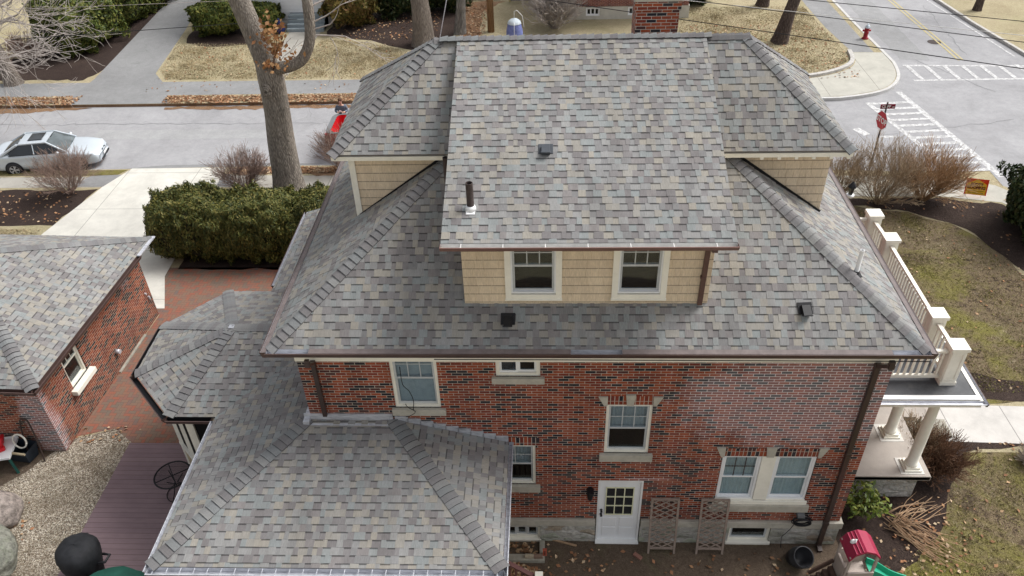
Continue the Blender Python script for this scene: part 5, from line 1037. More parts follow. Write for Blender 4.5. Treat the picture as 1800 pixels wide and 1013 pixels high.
bc_=thing('covered_chiminea','blue fabric cover with pale domed top standing behind the ridge','yard cover',(-1.68,30.6,0)); b=MB(); b.lathe([(.46,0),(.45,.35),(.42,.8),(.34,1.12),(.33,1.16)],(0,0,0),24)
for k in range(12): a=k*math.pi/6; b.bar((.455*math.cos(a),.455*math.sin(a),.02),(.34*math.cos(a),.34*math.sin(a),1.12),.03,.012)
b.build('cover',plain('blue_fabric',(.16,.19,.42),.8,.22,6),bc_); b=MB(); b.lathe([(.36,1.14),(.33,1.24),(.2,1.34),(.04,1.40),(0,1.41)],(0,0,0),24); b.build('dome',plain('pale_cover_top',(.50,.56,.60),.6,.08,6),bc_); b=MB(); b.tube([(0,0,1.4),(0,0,1.75),(.15,0,1.8),(.42,.05,1.5),(.5,.05,.9)],.015,6); b.tube([(0,-.34,1.3),(0,-.45,.9),(0,-.48,.0)],.012,6); b.build('cord',m_white,bc_)
# ------------------------------------------------------------------ street furniture
fh_=thing('fire_hydrant','dark red fire hydrant with pale bonnet beside the side road kerb','hydrant',(16.55,30.7,0)); b=MB(); b.lathe([(.0,0),(.17,0),(.17,.05),(.11,.07),(.105,.5),(.13,.53),(.13,.57)],(0,0,0),20); m_hyd=plain('hydrant_red',(.30,.018,.025),.45,.15,6); b.build('barrel',m_hyd,fh_); b=MB(); b.lathe([(.125,.57),(.11,.66),(.06,.73),(.03,.74),(.03,.79),(0,.79)],(0,0,0),18); b.build('bonnet',plain('pale_blue_paint',(.55,.62,.68),.5,.08,5),fh_); Rx=Matrix.Rotation(rad(90),3,'X'); Ry=Matrix.Rotation(rad(90),3,'Y')
b=MB(); b.lathe([(.055,0),(.055,.19),(.04,.21),(0,.21)],(0,0,.43),12,axis=Ry); b.lathe([(.055,0),(.055,.19),(.04,.21),(0,.21)],(0,0,.43),12,axis=Matrix.Rotation(rad(-90),3,'Y')); b.lathe([(.07,0),(.07,.18),(.05,.2),(0,.2)],(0,0,.36),12,axis=Rx); b.build('nozzles',m_hyd,fh_)
def text(name,body,size,M4,mat,parent,ext=.002,align='CENTER',bold=.0,sx=1):
    cu=bpy.data.curves.new('t','FONT'); cu.body=body; cu.size=size; cu.extrude=ext; cu.align_x=align; cu.align_y='CENTER'; cu.offset=bold
    o=bpy.data.objects.new('t',cu); C.objects.link(o); dg=bpy.context.evaluated_depsgraph_get(); me=bpy.data.meshes.new_from_object(o.evaluated_get(dg)); bpy.data.objects.remove(o); bpy.data.curves.remove(cu)
    me.transform(M4@Matrix.Scale(sx,4,(1,0,0))); me.materials.clear(); me.materials.append(mat); q=bpy.data.objects.new(name,me); C.objects.link(q); q.parent=parent; return q
ss=thing('stop_sign','red octagonal STOP sign with maroon street name plate on top','sign',(12.25,16.45,0)); b=MB(); b.tube([(0,0,-.1),(0,0,2.95)],.03,10); b.build('pole',m_bronze,ss)
# sign faces west: local frame x' = -Y, y' = Z, normal = -X
Ms=Matrix.Rotation(rad(12),4,'Z')@Matrix(((0,0,-1,-.05),(-1,0,0,0),(0,1,0,2.25),(0,0,0,1)))@Matrix.Scale(.86,4)
def octa(r,z0,z1,mat,name):
    b=MB(); P=[(r*math.cos(math.pi/8+k*math.pi/4),r*math.sin(math.pi/8+k*math.pi/4)) for k in range(8)]
    b.face([Ms@Vector((x,y,z1)) for x,y in P]); b.face([Ms@Vector((x,y,z0)) for x,y in P][::-1])
    for i in range(8): a=P[i];c=P[(i+1)%8]; b.face([Ms@Vector((*a,z0)),Ms@Vector((*c,z0)),Ms@Vector((*c,z1)),Ms@Vector((*a,z1))])
    return b.build(name,mat,ss)
m_signred=plain('sign_red',(.52,.02,.035),.4,.05,4)
octa(.42,0,.004,m_white,'sign_border'); octa(.395,.005,.008,m_signred,'sign_face'); text('lettering','STOP',.34,Ms@Matrix.Translation((0,0,.011)),m_white,ss,bold=.008,sx=.92)
b=MB(); b.box(-.22,-.012,2.70,.30,.012,2.87); b.build('street_name_plate',plain('maroon_plate',(.20,.008,.03),.45,.1,4),ss)
Mp=Matrix(((1,0,0,-.02),(0,0,-1,-.016),(0,1,0,2.785),(0,0,0,1))); text('lettering','CLIFF',.135,Mp,m_white,ss,bold=.004); text('lettering','ST',.065,Matrix(((1,0,0,.235),(0,0,-1,-.016),(0,1,0,2.76),(0,0,0,1))),m_white,ss,bold=.003)
ys=thing('yard_sign','yellow and red roofing yard sign standing at the pavement edge','sign',(15.45,14.75,0),rad(-14)); tl=Matrix.Rotation(rad(-22),4,'X'); M0=Matrix.Translation((0,0,.42))@tl@Matrix.Scale(1.15,4)@Matrix(((1,0,0,0),(0,0,-1,0),(0,1,0,0),(0,0,0,1)))
def flat(name,P,z,mat,th_=.003):
    b=MB(); b.face([M0@Vector((x,y,z+th_)) for x,y in P]); 
    for i in range(len(P)): a=P[i];c=P[(i+1)%len(P)]; b.face([M0@Vector((*a,z)),M0@Vector((*c,z)),M0@Vector((*c,z+th_)),M0@Vector((*a,z+th_))])
    if z<0: b.face([M0@Vector((x,y,z)) for x,y in P][::-1])
    return b.build(name,mat,ys)
m_sr=plain('sign_bright_red',(.78,.05,.012),.45,.05,4); m_sy=plain('sign_yellow',(.92,.52,.03),.45,.05,4); m_sd=plain('sign_dark_red',(.12,.01,.01),.5,.05,4)
flat('panel',[(-.32,-.25),(.32,-.25),(.32,.25),(-.32,.25)],-.006,m_sr,.006); flat('house_emblem',[(-.28,-.24),(.28,-.24),(.28,.09),(.0,.235),(-.28,.09)],.001,m_sy)
text('lettering','SCOTT',.11,M0@Matrix.Translation((0,.075,.006)),m_sd,ys,bold=.006); text('lettering','ROOFING',.115,M0@Matrix.Translation((0,-.03,.006)),m_sd,ys,bold=.006)
flat('rule',[(-.22,-.135),(.22,-.135),(.22,-.105),(-.22,-.105)],.005,plain('sign_ochre',(.45,.30,.02),.5,.05,4)); flat('rule',[(-.22,-.20),(.22,-.20),(.22,-.17),(-.22,-.17)],.005,MATS['sign_ochre'])
b=MB(); b.bar((-.25,.02,-.1),(-.25,.01,.3),.01);b.bar((.25,.02,-.1),(.25,.01,.3),.01); b.build('stake',m_galv,ys)
lp=thing('garden_lamp_post','black garden lamp post with white lantern in the side yard','lamp',(9.8,11.85,0)); b=MB(); b.tube([(0,0,-.1),(0,0,1.75)],[.04,.03],10); b.lathe([(.08,0),(.06,.15),(.04,.2)],(0,0,0),12); b.build('pole',m_black,lp); b=MB(); b.lathe([(.05,1.75),(.11,1.78),(.13,1.84),(.13,1.87),(.06,1.88)],(0,0,0),14); b.build('collar',m_white,lp); b=MB(); b.lathe([(.07,1.88),(.11,2.15),(.0,2.15)],(0,0,0),6,smooth=False); b.build('lantern',m_glass_dark,lp); b=MB(); b.lathe([(.14,2.15),(.12,2.2),(.03,2.32),(0,2.36)],(0,0,0),6,smooth=False); b.build('lamp_cap',m_black,lp)
# ------------------------------------------------------------------ silver car
def wheel(t,x,y,r,side,w_=.22,spokes=5,rim=None):
    b=MB(); M3=Matrix.Rotation(rad(90)*side,3,'X'); b.lathe([(r*.60,0),(r*.66,-.0),(r*.92,0),(r,-.04),(r,-.18),(r*.9,-w_),(r*.5,-w_)],(x,y,r),28,axis=M3); wo=b.build('wheel',m_blackpl,t)
    b=MB(); b.lathe([(r*.64,.006),(r*.60,.004),(r*.56,-.05),(r*.56,-.12)],(x,y,r),24,axis=M3); b.lathe([(r*.15,.004),(r*.10,.01),(0,.012)],(x,y,r),12,axis=M3)
    for k in range(spokes):
        a=2*math.pi*k/spokes
        for da in (-.16,.16):
            p=M3@Vector((r*.1*math.cos(a),r*.1*math.sin(a),-.002)); q=M3@Vector((r*.6*math.cos(a+da),r*.6*math.sin(a+da),-.002)); c0=Vector((x,y,r)); b.bar(c0+p,c0+q,.03,.03,up=(0,1,0))
    b.build('rim',rim or m_alloy,wo); b=MB(); b.lathe([(r*.57,-.13),(0,-.13)],(x,y,r),20,axis=M3); b.build('brake_disc',m_black,wo)
m_alloy=plain('alloy',(.55,.56,.58),.3,.08,5,metal=.6); m_silver=plain('silver_paint',(.56,.61,.655),.24,.04,1.2,spec=.7,metal=.2); m_lamp=plain('lamp_lens',(.62,.66,.70),.12,.1,9,spec=.8)
CS=.9; CH=rad(10)
car=thing('parked_car','silver four-door sedan with sunroof parked by the kerb at left','car',(-20.42,18.07,-.128),CH); car.scale=(CS,CS,CS)
def loft(secs,closed_end=True):
    b=MB(); n=len(secs[0])
    for i in range(len(secs)-1):
        for k in range(n-1): b.face([secs[i][k],secs[i+1][k],secs[i+1][k+1],secs[i][k+1]],0,smooth=True)
    for s_ in (secs[0],secs[-1]): b.face(s_ if s_ is secs[-1] else s_[::-1],0,smooth=True)
    return b
def bodysec(x,w_,zb,zs_,zt,bow=.0):
    H=[(w_*.0,zb),(w_*.75,zb),(w_*.96,zb+.07),(w_,(zb+zs_)*.5),(w_*.985,zs_-.10),(w_*.93,zs_),(w_*.6,zt-.01),(0,zt)]
    R_=[(x+bow*(1-(y/w_)**2),y,z) for y,z in H]; Lf=[(x+bow*(1-(y/w_)**2),-y,z) for y,z in H[1:-1]][::-1]; return R_+Lf+[R_[0]]
ST=[(-2.30,.70,.36,.86,.90,-.06),(-2.24,.82,.24,.96,1.00,-.06),(-2.0,.87,.2,1.0,1.04,-.04),(-1.6,.90,.19,1.0,1.05,0),(-.8,.905,.18,.985,1.0,0),(0,.905,.18,.96,.99,0),(.85,.905,.18,.925,.985,0),(1.05,.90,.18,.92,.97,0),(1.6,.89,.18,.86,.92,.02),(2.0,.85,.19,.78,.83,.05),(2.18,.77,.22,.68,.73,.08),(2.26,.68,.28,.56,.60,.09)]
b=loft([bodysec(*q) for q in ST]); body=b.build('body',m_silver,car,merge=True,subsurf=2)
def quad(name,P,mat,parent=car,th_=0,sub=0,off=0):
    b=MB(); b.face(P,0,smooth=False); return b.build(name,mat,parent)
# cabin
zr_=1.42; G={'fb':(.98,.70,.955),'ft':(.22,.56,1.385),'rt':(-1.0,.54,1.385),'rb':(-1.72,.66,1.03)}
def grid4(name,a,c,d,e,mat,bulge,nu=8,nv=4,parent=car):
    b=MB(); a,c,d,e=map(Vector,(a,c,d,e)); bv=Vector(bulge)
    pt=lambda u,v:(a.lerp(c,u)).lerp(e.lerp(d,u),v)+bv*(1-(2*u-1)**2)*(.4+.6*(1-(2*v-1)**2))
    for i in range(nu):
        for j in range(nv): b.face([pt(i/nu,j/nv),pt((i+1)/nu,j/nv),pt((i+1)/nu,(j+1)/nv),pt(i/nu,(j+1)/nv)],0,smooth=True)
    return b.build(name,mat,parent,merge=True)
M_=lambda p:(p[0],-p[1],p[2])
grid4('windscreen',M_(G['fb']),G['fb'],G['ft'],M_(G['ft']),m_windshield,(.16,0,.05)); grid4('rear_window',G['rb'],M_(G['rb']),M_(G['rt']),G['rt'],m_glass_dark,(-.10,0,.04)); rf=grid4('roof_panel',M_(G['ft']),G['ft'],G['rt'],M_(G['rt']),m_silver,(.04,0,.055))
b=MB(); b.box(-.62,-.36,1.437,-.02,.36,1.452); b.build('sunroof',m_glass_dark,car,bevel=.01)
for s_y in (-1,1):
    f=lambda x,y,z:(x,y*s_y,z); P=[f(.86,.83,.955),f(.20,.625,1.36),f(-.45,.62,1.375),f(-1.05,.635,1.345),f(-1.45,.79,1.05),f(-1.40,.845,.99)]; P=P if s_y<0 else P[::-1]
    P=P[::-1]; quad('side_window',P,m_glass_dark)
    b=MB(); b.bar(f(1.0,.79,.935),f(.21,.60,1.385),.07,.06); b.bar(f(.21,.60,1.385),f(-1.02,.60,1.385),.06,.06); b.bar(f(-1.02,.60,1.385),f(-1.78,.78,1.01),.16,.07); b.bar(f(-.38,.635,1.36),f(-.36,.85,.95),.04,.02); b.build('pillars',m_silver,car,bevel=.01)
    b=MB(); b.bar(f(.92,.86,.95),f(-1.45,.86,.985),.02,.02); b.build('window_trim',m_black,car)
    b=MB(); b.tube([f(.72,.86,.97),f(.70,.98,1.0),f(.68,1.06,1.02)],[.04,.085,.06],8); b.build('mirror',m_silver,car)
    for x in (1.40,-1.40):
        b=MB(); b.lathe([(.375,0),(.375,.006),(0,.006)],(x,.897*s_y,.34),28,axis=Matrix.Rotation(rad(-90)*s_y,3,'X')); b.build('wheel_arch',m_black,car); wheel(car,x,.905*s_y+.012*s_y,.325,-s_y)
    b=MB()
    for x in (.82,-.36): b.bar(f(x,.912,.30),f(x-.02,.912,.90),.008,.006)
    b.bar(f(1.02,.911,.31),f(-1.02,.911,.31),.008,.012); b.build('door_seams',m_black,car)
    b=MB(); b.tube([f(2.02,.52,.70),f(2.10,.66,.69),f(1.98,.80,.70)],[.05,.075,.05],8); b.build('headlight',m_lamp,car)
    b=MB(); b.tube([f(-2.27,.50,.83),f(-2.24,.70,.83),f(-2.12,.84,.84)],[.05,.065,.05],8); b.build('taillight',m_redp,car)
    b=MB(); b.lathe([(.12,0),(.12,.03),(.0,.03)],(2.29,.135*s_y,.60),14,axis=Matrix.Rotation(rad(90),3,'Y')@Matrix.Scale(.62,3,(1,0,0))); b.build('grille',m_black,car)
b=MB(); b.box(2.30,-.55,.27,2.335,.55,.37); b.build('air_intake',m_black,car,bevel=.01); b=MB(); b.box(2.34,-.24,.43,2.355,.24,.53); b.build('number_plate',m_white,car)
# ------------------------------------------------------------------ red pickup
m_tred=plain('red_paint',(.58,.012,.02),.3,.06,2,spec=.6); m_liner=plain('grey_bed_rail',(.16,.165,.17),.6,.12,6)
tk=thing('pickup_truck','red pickup truck with grey bed rails, mostly hidden behind the roof','pickup truck',(-6.3,19.0,-.128),0)
b=MB(); X0,X1,Y0,Y1=-2.62,-.35,-.93,.93; zt_=1.26
b.box(X0+.09,Y0+.06,.55,X1,Y1-.06,.70)
rim=[(X1,Y0),(X0+.25,Y0),(X0+.08,Y0+.10),(X0,Y0+.30),(X0,Y1-.30),(X0+.08,Y1-.10),(X0+.25,Y1),(X1,Y1)]; inn=[(X1,Y0+.13),(X0+.34,Y0+.13),(X0+.24,Y0+.20),(X0+.20,Y0+.34),(X0+.20,Y1-.34),(X0+.24,Y1-.20),(X0+.34,Y1-.13),(X1,Y1-.13)]
for i in range(7):
    a,c=rim[i],rim[i+1]; e,f=inn[i],inn[i+1]
    b.face([(*a,.45),(*a,zt_),(*c,zt_),(*c,.45)],0); b.face([(*e,.70),(*f,.70),(*f,zt_),(*e,zt_)],0)
bed=b.build('bed',m_tred,tk); b=MB()
for i in range(7):
    a,c=rim[i],rim[i+1]; e,f=inn[i],inn[i+1]; b.face([(*a,zt_+.012),(*e,zt_+.012),(*f,zt_+.012),(*c,zt_+.012)]); b.face([(*a,zt_-.02),(*a,zt_+.012),(*c,zt_+.012),(*c,zt_-.02)])
b.build('bed_rail',m_liner,bed)
b=MB(); b.box(X0+.35,Y0+.2,.701,X1-.05,Y1-.2,.712); b.build('bed_floor',m_tred,bed)
sec=lambda x,w_,z0,z1,wt:[(x,0,z0),(x,w_,z0),(x,w_,z1-.45 if z1>1.4 else z1-.1),(x,wt,z1),(x,0,z1+.02),(x,-wt,z1),(x,-w_,z1-.45 if z1>1.4 else z1-.1),(x,-w_,z0),(x,0,z0)]
loft([sec(-.34,.93,.45,1.80,.72),sec(.1,.93,.45,1.86,.74),sec(.75,.93,.45,1.84,.72),sec(1.35,.93,.45,1.18,.80),sec(2.35,.92,.45,1.08,.82),sec(2.6,.84,.5,.9,.74)]).build('cab',m_tred,tk,merge=True,bevel=.04)
b=MB(); b.face([(1.33,-.70,1.22),(1.33,.70,1.22),(.80,.62,1.83),(.80,-.62,1.83)]); b.build('windscreen',m_glass_dark,tk); b=MB(); b.box(-.36,-.6,1.35,-.345,.6,1.72); b.build('rear_window',m_glass_dark,tk)
for s_y in (-1,1):
    for x in (1.6,-1.6): wheel(tk,x,.95*s_y,.37,-s_y)
    b=MB(); b.box(-2.63,s_y*.80-.07,.80,-2.55,s_y*.80+.07,1.2); b.build('taillight',m_signred,tk); b=MB(); b.box(2.52,s_y*.66-.12,.78,2.62,s_y*.66+.12,.95); b.build('headlight',m_lamp,tk)
# ------------------------------------------------------------------ person with a remote control behind the pickup bed
def skel(name,V,E,Rr,mat,parent,sub=2):
    me=bpy.data.meshes.new(name); me.from_pydata(V,E,[]); o=bpy.data.objects.new(name,me); C.objects.link(o); o.parent=parent; md=o.modifiers.new('k','SKIN'); md.use_smooth_shade=True
    if not me.skin_vertices: 
        with bpy.context.temp_override(object=o,active_object=o): bpy.ops.mesh.customdata_skin_add()
    for i,r in enumerate(Rr): me.skin_vertices[0].data[i].radius=(r,r) if not hasattr(r,'__len__') else r
    me.skin_vertices[0].data[0].use_root=True
    m2=o.modifiers.new('s','SUBSURF'); m2.levels=sub; m2.render_levels=sub; me.materials.append(mat); return o
pe=thing('person','person in grey-blue jacket holding a remote controller behind the red pickup','person',(-8.66,20.30,-.128),rad(6))
m_skin=plain('skin',(.55,.33,.25),.6,.08,8); m_jacket=plain('grey_blue_jacket',(.125,.15,.19),.85,.18,6); m_trouser=plain('dark_trousers',(.04,.045,.06),.9,.15,6); m_hair=plain('brown_hair',(.13,.07,.04),.8,.3,20)
V=[(0,0,.96),(0,.0,1.20),(0,-.01,1.40),(0,-.03,1.50),(0,-.05,1.57),(0,-.06,1.66),(0,-.06,1.74),
   (.17,0,1.42),(.25,-.05,1.24),(.12,-.26,1.26),(.07,-.33,1.29),(-.17,0,1.42),(-.25,-.05,1.24),(-.12,-.26,1.26),(-.07,-.33,1.29),
   (.10,0,.88),(.11,-.02,.50),(.11,.02,.10),(.12,-.14,.04),(-.10,0,.88),(-.11,-.02,.50),(-.11,.02,.10),(-.12,-.14,.04)]
Ed=[(0,1),(1,2),(2,3),(3,4),(4,5),(5,6),(2,7),(7,8),(8,9),(9,10),(2,11),(11,12),(12,13),(13,14),(0,15),(15,16),(16,17),(17,18),(0,19),(19,20),(20,21),(21,22)]
Rr=[(.15,.11),(.14,.10),(.15,.10),.06,.055,(.075,.09),(.06,.075),.055,.042,.034,.026,.055,.042,.034,.026,.085,.058,.04,.04,.085,.058,.04,.04]
skel('body',V,Ed,Rr,m_skin,pe)
jv=[V[0],V[1],V[2],(0,-.02,1.47),V[7],V[8],(.14,-.23,1.26),V[11],V[12],(-.14,-.23,1.26)]; skel('jacket',jv,[(0,1),(1,2),(2,3),(2,4),(4,5),(5,6),(2,7),(7,8),(8,9)],[(.18,.13),(.175,.13),(.185,.13),.085,.080,.064,.055,.080,.064,.055],m_jacket,pe)
skel('trousers',[V[0],V[15],V[16],(.11,.02,.12),V[19],V[20],(-.11,.02,.12)],[(0,1),(1,2),(2,3),(0,4),(4,5),(5,6)],[(.165,.12),.10,.075,.06,.10,.075,.06],m_trouser,pe)
b=MB(); b.lathe([(.0,.0),(.055,-.008),(.085,-.04),(.092,-.085),(.088,-.12)],(0,-.045,1.815),14,axis=None); hr=b.build('hair',m_hair,pe,merge=True)
b=MB()
for s1 in (-1,1): b.lathe([(0,-.012),(.012,0),(0,.012)],(s1*.032,-.148,1.70),8)
b.build('eyes',m_black,pe); b=MB(); b.tube([(0,-.14,1.71),(0,-.168,1.675),(0,-.145,1.665)],[.010,.017,.012],6); 
for s1 in (-1,1): b.tube([(s1*.082,-.06,1.72),(s1*.094,-.05,1.69),(s1*.084,-.06,1.655)],[.010,.014,.008],5)
b.build('nose_and_ears',m_skin,pe); b=MB(); b.bar((-.025,-.147,1.632),(.025,-.147,1.632),.008,.01); b.build('mouth',m_signred,pe)
for s1 in (-1,1):
    for f in range(4): z0=1.325-.021*f; L_=(.8,1,.93,.72)[f]; skel('finger',[(s1*.075,-.34,z0),(s1*.060,-.375,z0+.002),(s1*(.06-.03*L_),-.40,z0),(s1*(.055-.045*L_),-.385,z0-.004)],[(0,1),(1,2),(2,3)],[.010,.0095,.009,.008],m_skin,pe,1)
    skel('thumb',[(s1*.07,-.33,1.335),(s1*.06,-.36,1.35),(s1*.035,-.385,1.35)],[(0,1),(1,2)],[.012,.011,.009],m_skin,pe,1)
b=MB(); b.box(-.055,-.41,1.155,.055,-.365,1.235); rc=thing('remote_controller','small dark drone controller in the hands of the person','controller',(-8.66,20.30,-.028),rad(6)); b.build('case',m_blackpl,rc,bevel=.008); b=MB(); b.tube([(0,-.39,1.23),(0,-.42,1.34)],.006,6); b.box(-.05,-.43,1.25,.05,-.42,1.33); b.build('screen',m_white,rc)
# ------------------------------------------------------------------ back yard, west
tag(sheet('deck_top',[],0,m_deck) if False else block('deck',[(-10.72,-9),(-6.2,-9),(-6.2,2.68),(-10.72,2.68)],-.1,.10,m_deck,m_deck),kind='structure')
tb=thing('wire_table','round black mesh patio table on the brown deck','table',(-8.82,1.12,.10)); b=MB()
for r in (.42,.40): b.tube([(r*math.cos(a),r*math.sin(a),.66) for a in [i*math.pi/16 for i in range(33)]],.011,6)
for k in range(-13,14):
    y=k*.03; L_=math.sqrt(max(0,.16-y*y)); b.bar((-L_,y,.655),(L_,y,.655),.004); b.bar((y,-L_,.651),(y,L_,.651),.004)
b.build('table_top',m_black,tb); b=MB()
for k in range(4): a=k*math.pi/2+.6; b.bar((0,0,.64),(.40*math.cos(a),.40*math.sin(a),.64),.022,.012)
b.build('cross_bars',m_black,tb)
for k in range(3): a=k*2.09+.3; b=MB(); b.tube([(.30*math.cos(a),.30*math.sin(a),.0),(.12*math.cos(a),.12*math.sin(a),.22),(.05*math.cos(a),.05*math.sin(a),.4),(.22*math.cos(a),.22*math.sin(a),.64)],.012,6); b.build('leg',m_black,tb)
b=MB(); b.tube([(.30*math.cos(a),.30*math.sin(a),.02) for a in [i*math.pi/12 for i in range(25)]],.011,6); b.build('foot_ring',m_black,tb)
gl=thing('covered_grill','round kettle grill under a black fabric cover on the deck','grill',(-9.98,-1.12,.10)); b=MB(); n=32
prof=[(.30,.02),(.34,.25),(.40,.5),(.43,.72),(.44,.85),(.40,.98),(.30,1.06),(.15,1.10),(0,1.115)]
for i in range(len(prof)-1):
    for k in range(n):
        q=[]
        for (ii,kk) in ((i,k),(i,k+1),(i+1,k+1),(i+1,k)):
            a=2*math.pi*kk/n; r,z=prof[ii]; fold=1+.045*math.sin(7*a+z*3)*(1 if z<.8 else .4)+.02*math.sin(15*a); q.append((r*fold*math.cos(a),r*fold*math.sin(a),z+.012*math.sin(3*a)))
        b.face(q,0,smooth=True)
b.build('cover',plain('black_fabric',(.018,.019,.022),.75,.35,5),gl,merge=True); b=MB(); b.tube([(.40,-.1,.6),(.56,-.08,.62),(.58,.1,.62),(.42,.12,.62)],.03,8); b.build('side_handle',m_blackpl,gl); b=MB()
for k in range(3): a=k*2.09; b.tube([(.22*math.cos(a),.22*math.sin(a),.3),(.30*math.cos(a),.30*math.sin(a),0)],.014,6)
b.build('legs',m_black,gl)
gt=thing('covered_table','dark green fabric cover draped over a table at the bottom edge','table',(-8.95,-1.95,.10)); b=MB(); n=40
prof=[(.84,.05),(.80,.4),(.76,.66),(.72,.72),(.4,.735),(0,.74)]
for i in range(len(prof)-1):
    for k in range(n):
        q=[]
        for (ii,kk) in ((i,k),(i,k+1),(i+1,k+1),(i+1,k)):
            a=2*math.pi*kk/n; r,z=prof[ii]; fold=1+(.05*math.sin(9*a) if z<.7 else .012*math.sin(5*a)); q.append((r*fold*math.cos(a)*1.05,r*fold*math.sin(a)*.8,z+.012*math.sin(4*a)*(z>.6)))
        b.face(q,0,smooth=True)
b.build('cover',plain('green_fabric',(.015,.085,.062),.7,.2,4),gt,merge=True); b=MB(); b.tube([(0,0,0),(0,0,.7)],.05,8); b.build('legs',m_black,gt)
def boulder(label,loc,r,mat,seed):
    t=thing('boulder',label,'rock',loc); rn=random.Random(seed); b=MB(); n=30; ph=[rn.uniform(0,6.28) for _ in range(9)]
    def P(i,j):
        a=2*math.pi*i/n; f=math.pi*j/n-math.pi/2; x,y,z=math.cos(a)*math.cos(f),math.sin(a)*math.cos(f),math.sin(f); k=1+.12*math.sin(2.3*x+ph[0])*math.cos(2.7*y+ph[1])+.07*math.sin(5*x+ph[2]+3*z)+.05*math.sin(7*y+ph[3]-4*z)+.02*math.sin(15*x+11*z+ph[4])
        return (x*r[0]*k,y*r[1]*k,z*r[2]*k+r[2]*.55)
    for i in range(n):
        for j in range(n): b.face([P(i,j),P(i+1,j),P(i+1,j+1),P(i,j+1)],0,smooth=True)
    b.build('stone',mat,t,merge=True)
boulder('pinkish boulder with a dark mossy band at the left edge',(-13.0,.35,0),(.62,.55,.42),m_rock2,1); boulder('large rounded grey-green boulder in the lower left corner',(-12.6,-.95,0),(.78,.85,.52),m_rock,2)
pc=thing('plastic_table','white plastic garden table with dark green legs beside the garage','table',(-13.78,2.1,0),rad(12)); b=MB(); b.box(-.42,-.36,.46,.42,.36,.49); b.box(-.44,-.38,.43,.44,-.34,.50); b.box(-.44,.34,.43,.44,.38,.50); b.box(.40,-.339,.43,.44,.339,.50);b.box(-.44,-.339,.43,-.40,.339,.50); b.build('table_top',m_vinyl,pc,bevel=.01)
for sx in (-1,1):
    for sy in (-1,1): b=MB(); b.bar((sx*.36,sy*.30,.45),(sx*.50,sy*.46,0),.06,.05); b.build('leg',m_vinyl if (sx+sy)!=0 else plain('dark_green_plastic',(.008,.05,.04),.4,.1,4),pc)
rt_=thing('red_toy','bright red folded plastic toy lying on the white table','toy',(-13.78,2.1,.495),rad(35)); b=MB(); b.box(-.28,-.22,.0,.22,-.08,.10);b.box(-.28,.08,.0,.22,.22,.10);b.box(.10,-.079,.0,.2,.079,.09); b.build('frame',m_redp,rt_,bevel=.03); b=MB(); b.tube([(.12,-.15,.08),(.2,-.1,.25),(.26,.05,.28),(.2,.15,.08)],.045,10); b.build('handle',m_redp,rt_)
hb=thing('wheelbarrow','upturned dark wheelbarrow with looped handle leaning on the garage wall','wheelbarrow',(-12.95,2.28,0),rad(-8)); b=MB(); b.tube(sm([(-.22,-.05,.0),(-.20,.05,.6),(-.12,.12,1.15),(0,.14,1.25),(.12,.12,1.15),(.22,.0,.6),(.26,-.12,.0)],5),.02,8); b.build('handle',m_bronze,hb)
b=MB(); P=[(-.55,-.25,.05),(-.05,-.25,.05),(-.02,.05,.05),(-.58,.05,.05)]; T=[(-.66,-.32,.45),(.02,-.32,.45),(.05,.12,.48),(-.68,.12,.48)]
b.face(P[::-1]); 
for i in range(4): b.face([P[i],P[(i+1)%4],T[(i+1)%4],T[i]])
b.build('tray',plain('blue_black_tray',(.02,.028,.04),.5,.2,5),hb); b=MB(); b.bar((-.66,-.33,.46),(.04,-.33,.46),.05,.04); b.build('rail',plain('tan_wood',(.36,.30,.2),.8,.2,8),hb)
b=MB(); b.tube([(-.25+.19*math.cos(a),-.05+.05*math.sin(a),.60+.19*math.sin(a)) for a in [i*math.pi/12 for i in range(25)]],.022,8); b.build('wheel_rim',m_cream,hb)
b=MB(); b.tube([(-.75+.24*math.cos(a),.22,.62+.24*math.sin(a)) for a in [i*math.pi/12 for i in range(25)]],.03,8,0); tag(b.build('wheel_hoop',m_bronze,hb))
# ------------------------------------------------------------------ south side against the wall
def trellis(label,x,w_,h=1.56):
    t=thing('trellis',label,'trellis',(x,-.32,0)); an=math.atan2(.25,h); R3=Matrix.Rotation(-an,4,'X'); b=MB(); b.bar(R3@Vector((.02,0,0)),R3@Vector((.02,0,h)),.045,.03); b.bar(R3@Vector((w_-.02,0,0)),R3@Vector((w_-.02,0,h)),.045,.03); b.bar(R3@Vector((.042,0,.16)),R3@Vector((w_-.042,0,.16)),.045,.03); b.bar(R3@Vector((0,0,h+.016)),R3@Vector((w_,0,h+.016)),.045,.03)
    b.build('frame',m_tre,t); x0,x1,z0,z1=.04,w_-.04,.18,h
    for sgn,yy in ((1,.004),(-1,.014)):
        b=MB(); st_=.142; k=-12
        while k<26:
            c0=z0+k*st_; pts=[]
            for xx in (x0,x1): pts.append((xx,c0+sgn*(xx-x0)*.62+(0 if sgn>0 else .62*(x1-x0))))
            (xa_,za),(xb_,zb2)=pts
            def cl(xa_,za,xb_,zb2):
                if max(za,zb2)<=z0 or min(za,zb2)>=z1: return None
                P=[]
                for (x_,z_) in ((xa_,za),(xb_,zb2)):
                    if z_<z0: x_=xa_+(xb_-xa_)*(z0-za)/(zb2-za); z_=z0
                    if z_>z1: x_=xa_+(xb_-xa_)*(z1-za)/(zb2-za); z_=z1
                    P.append((x_,z_))
                return P
            P=cl(xa_,za,xb_,zb2)
            if P and math.dist(*P)>.03: b.bar(R3@Vector((P[0][0],yy,P[0][1])),R3@Vector((P[1][0],yy,P[1][1])),.008,.034,up=(0,0,1)) if False else b.bar(R3@Vector((P[0][0],yy,P[0][1])),R3@Vector((P[1][0],yy,P[1][1])),.032,.008,up=(0,1,0))
            k+=1
        b.build('lattice',m_tre,t)
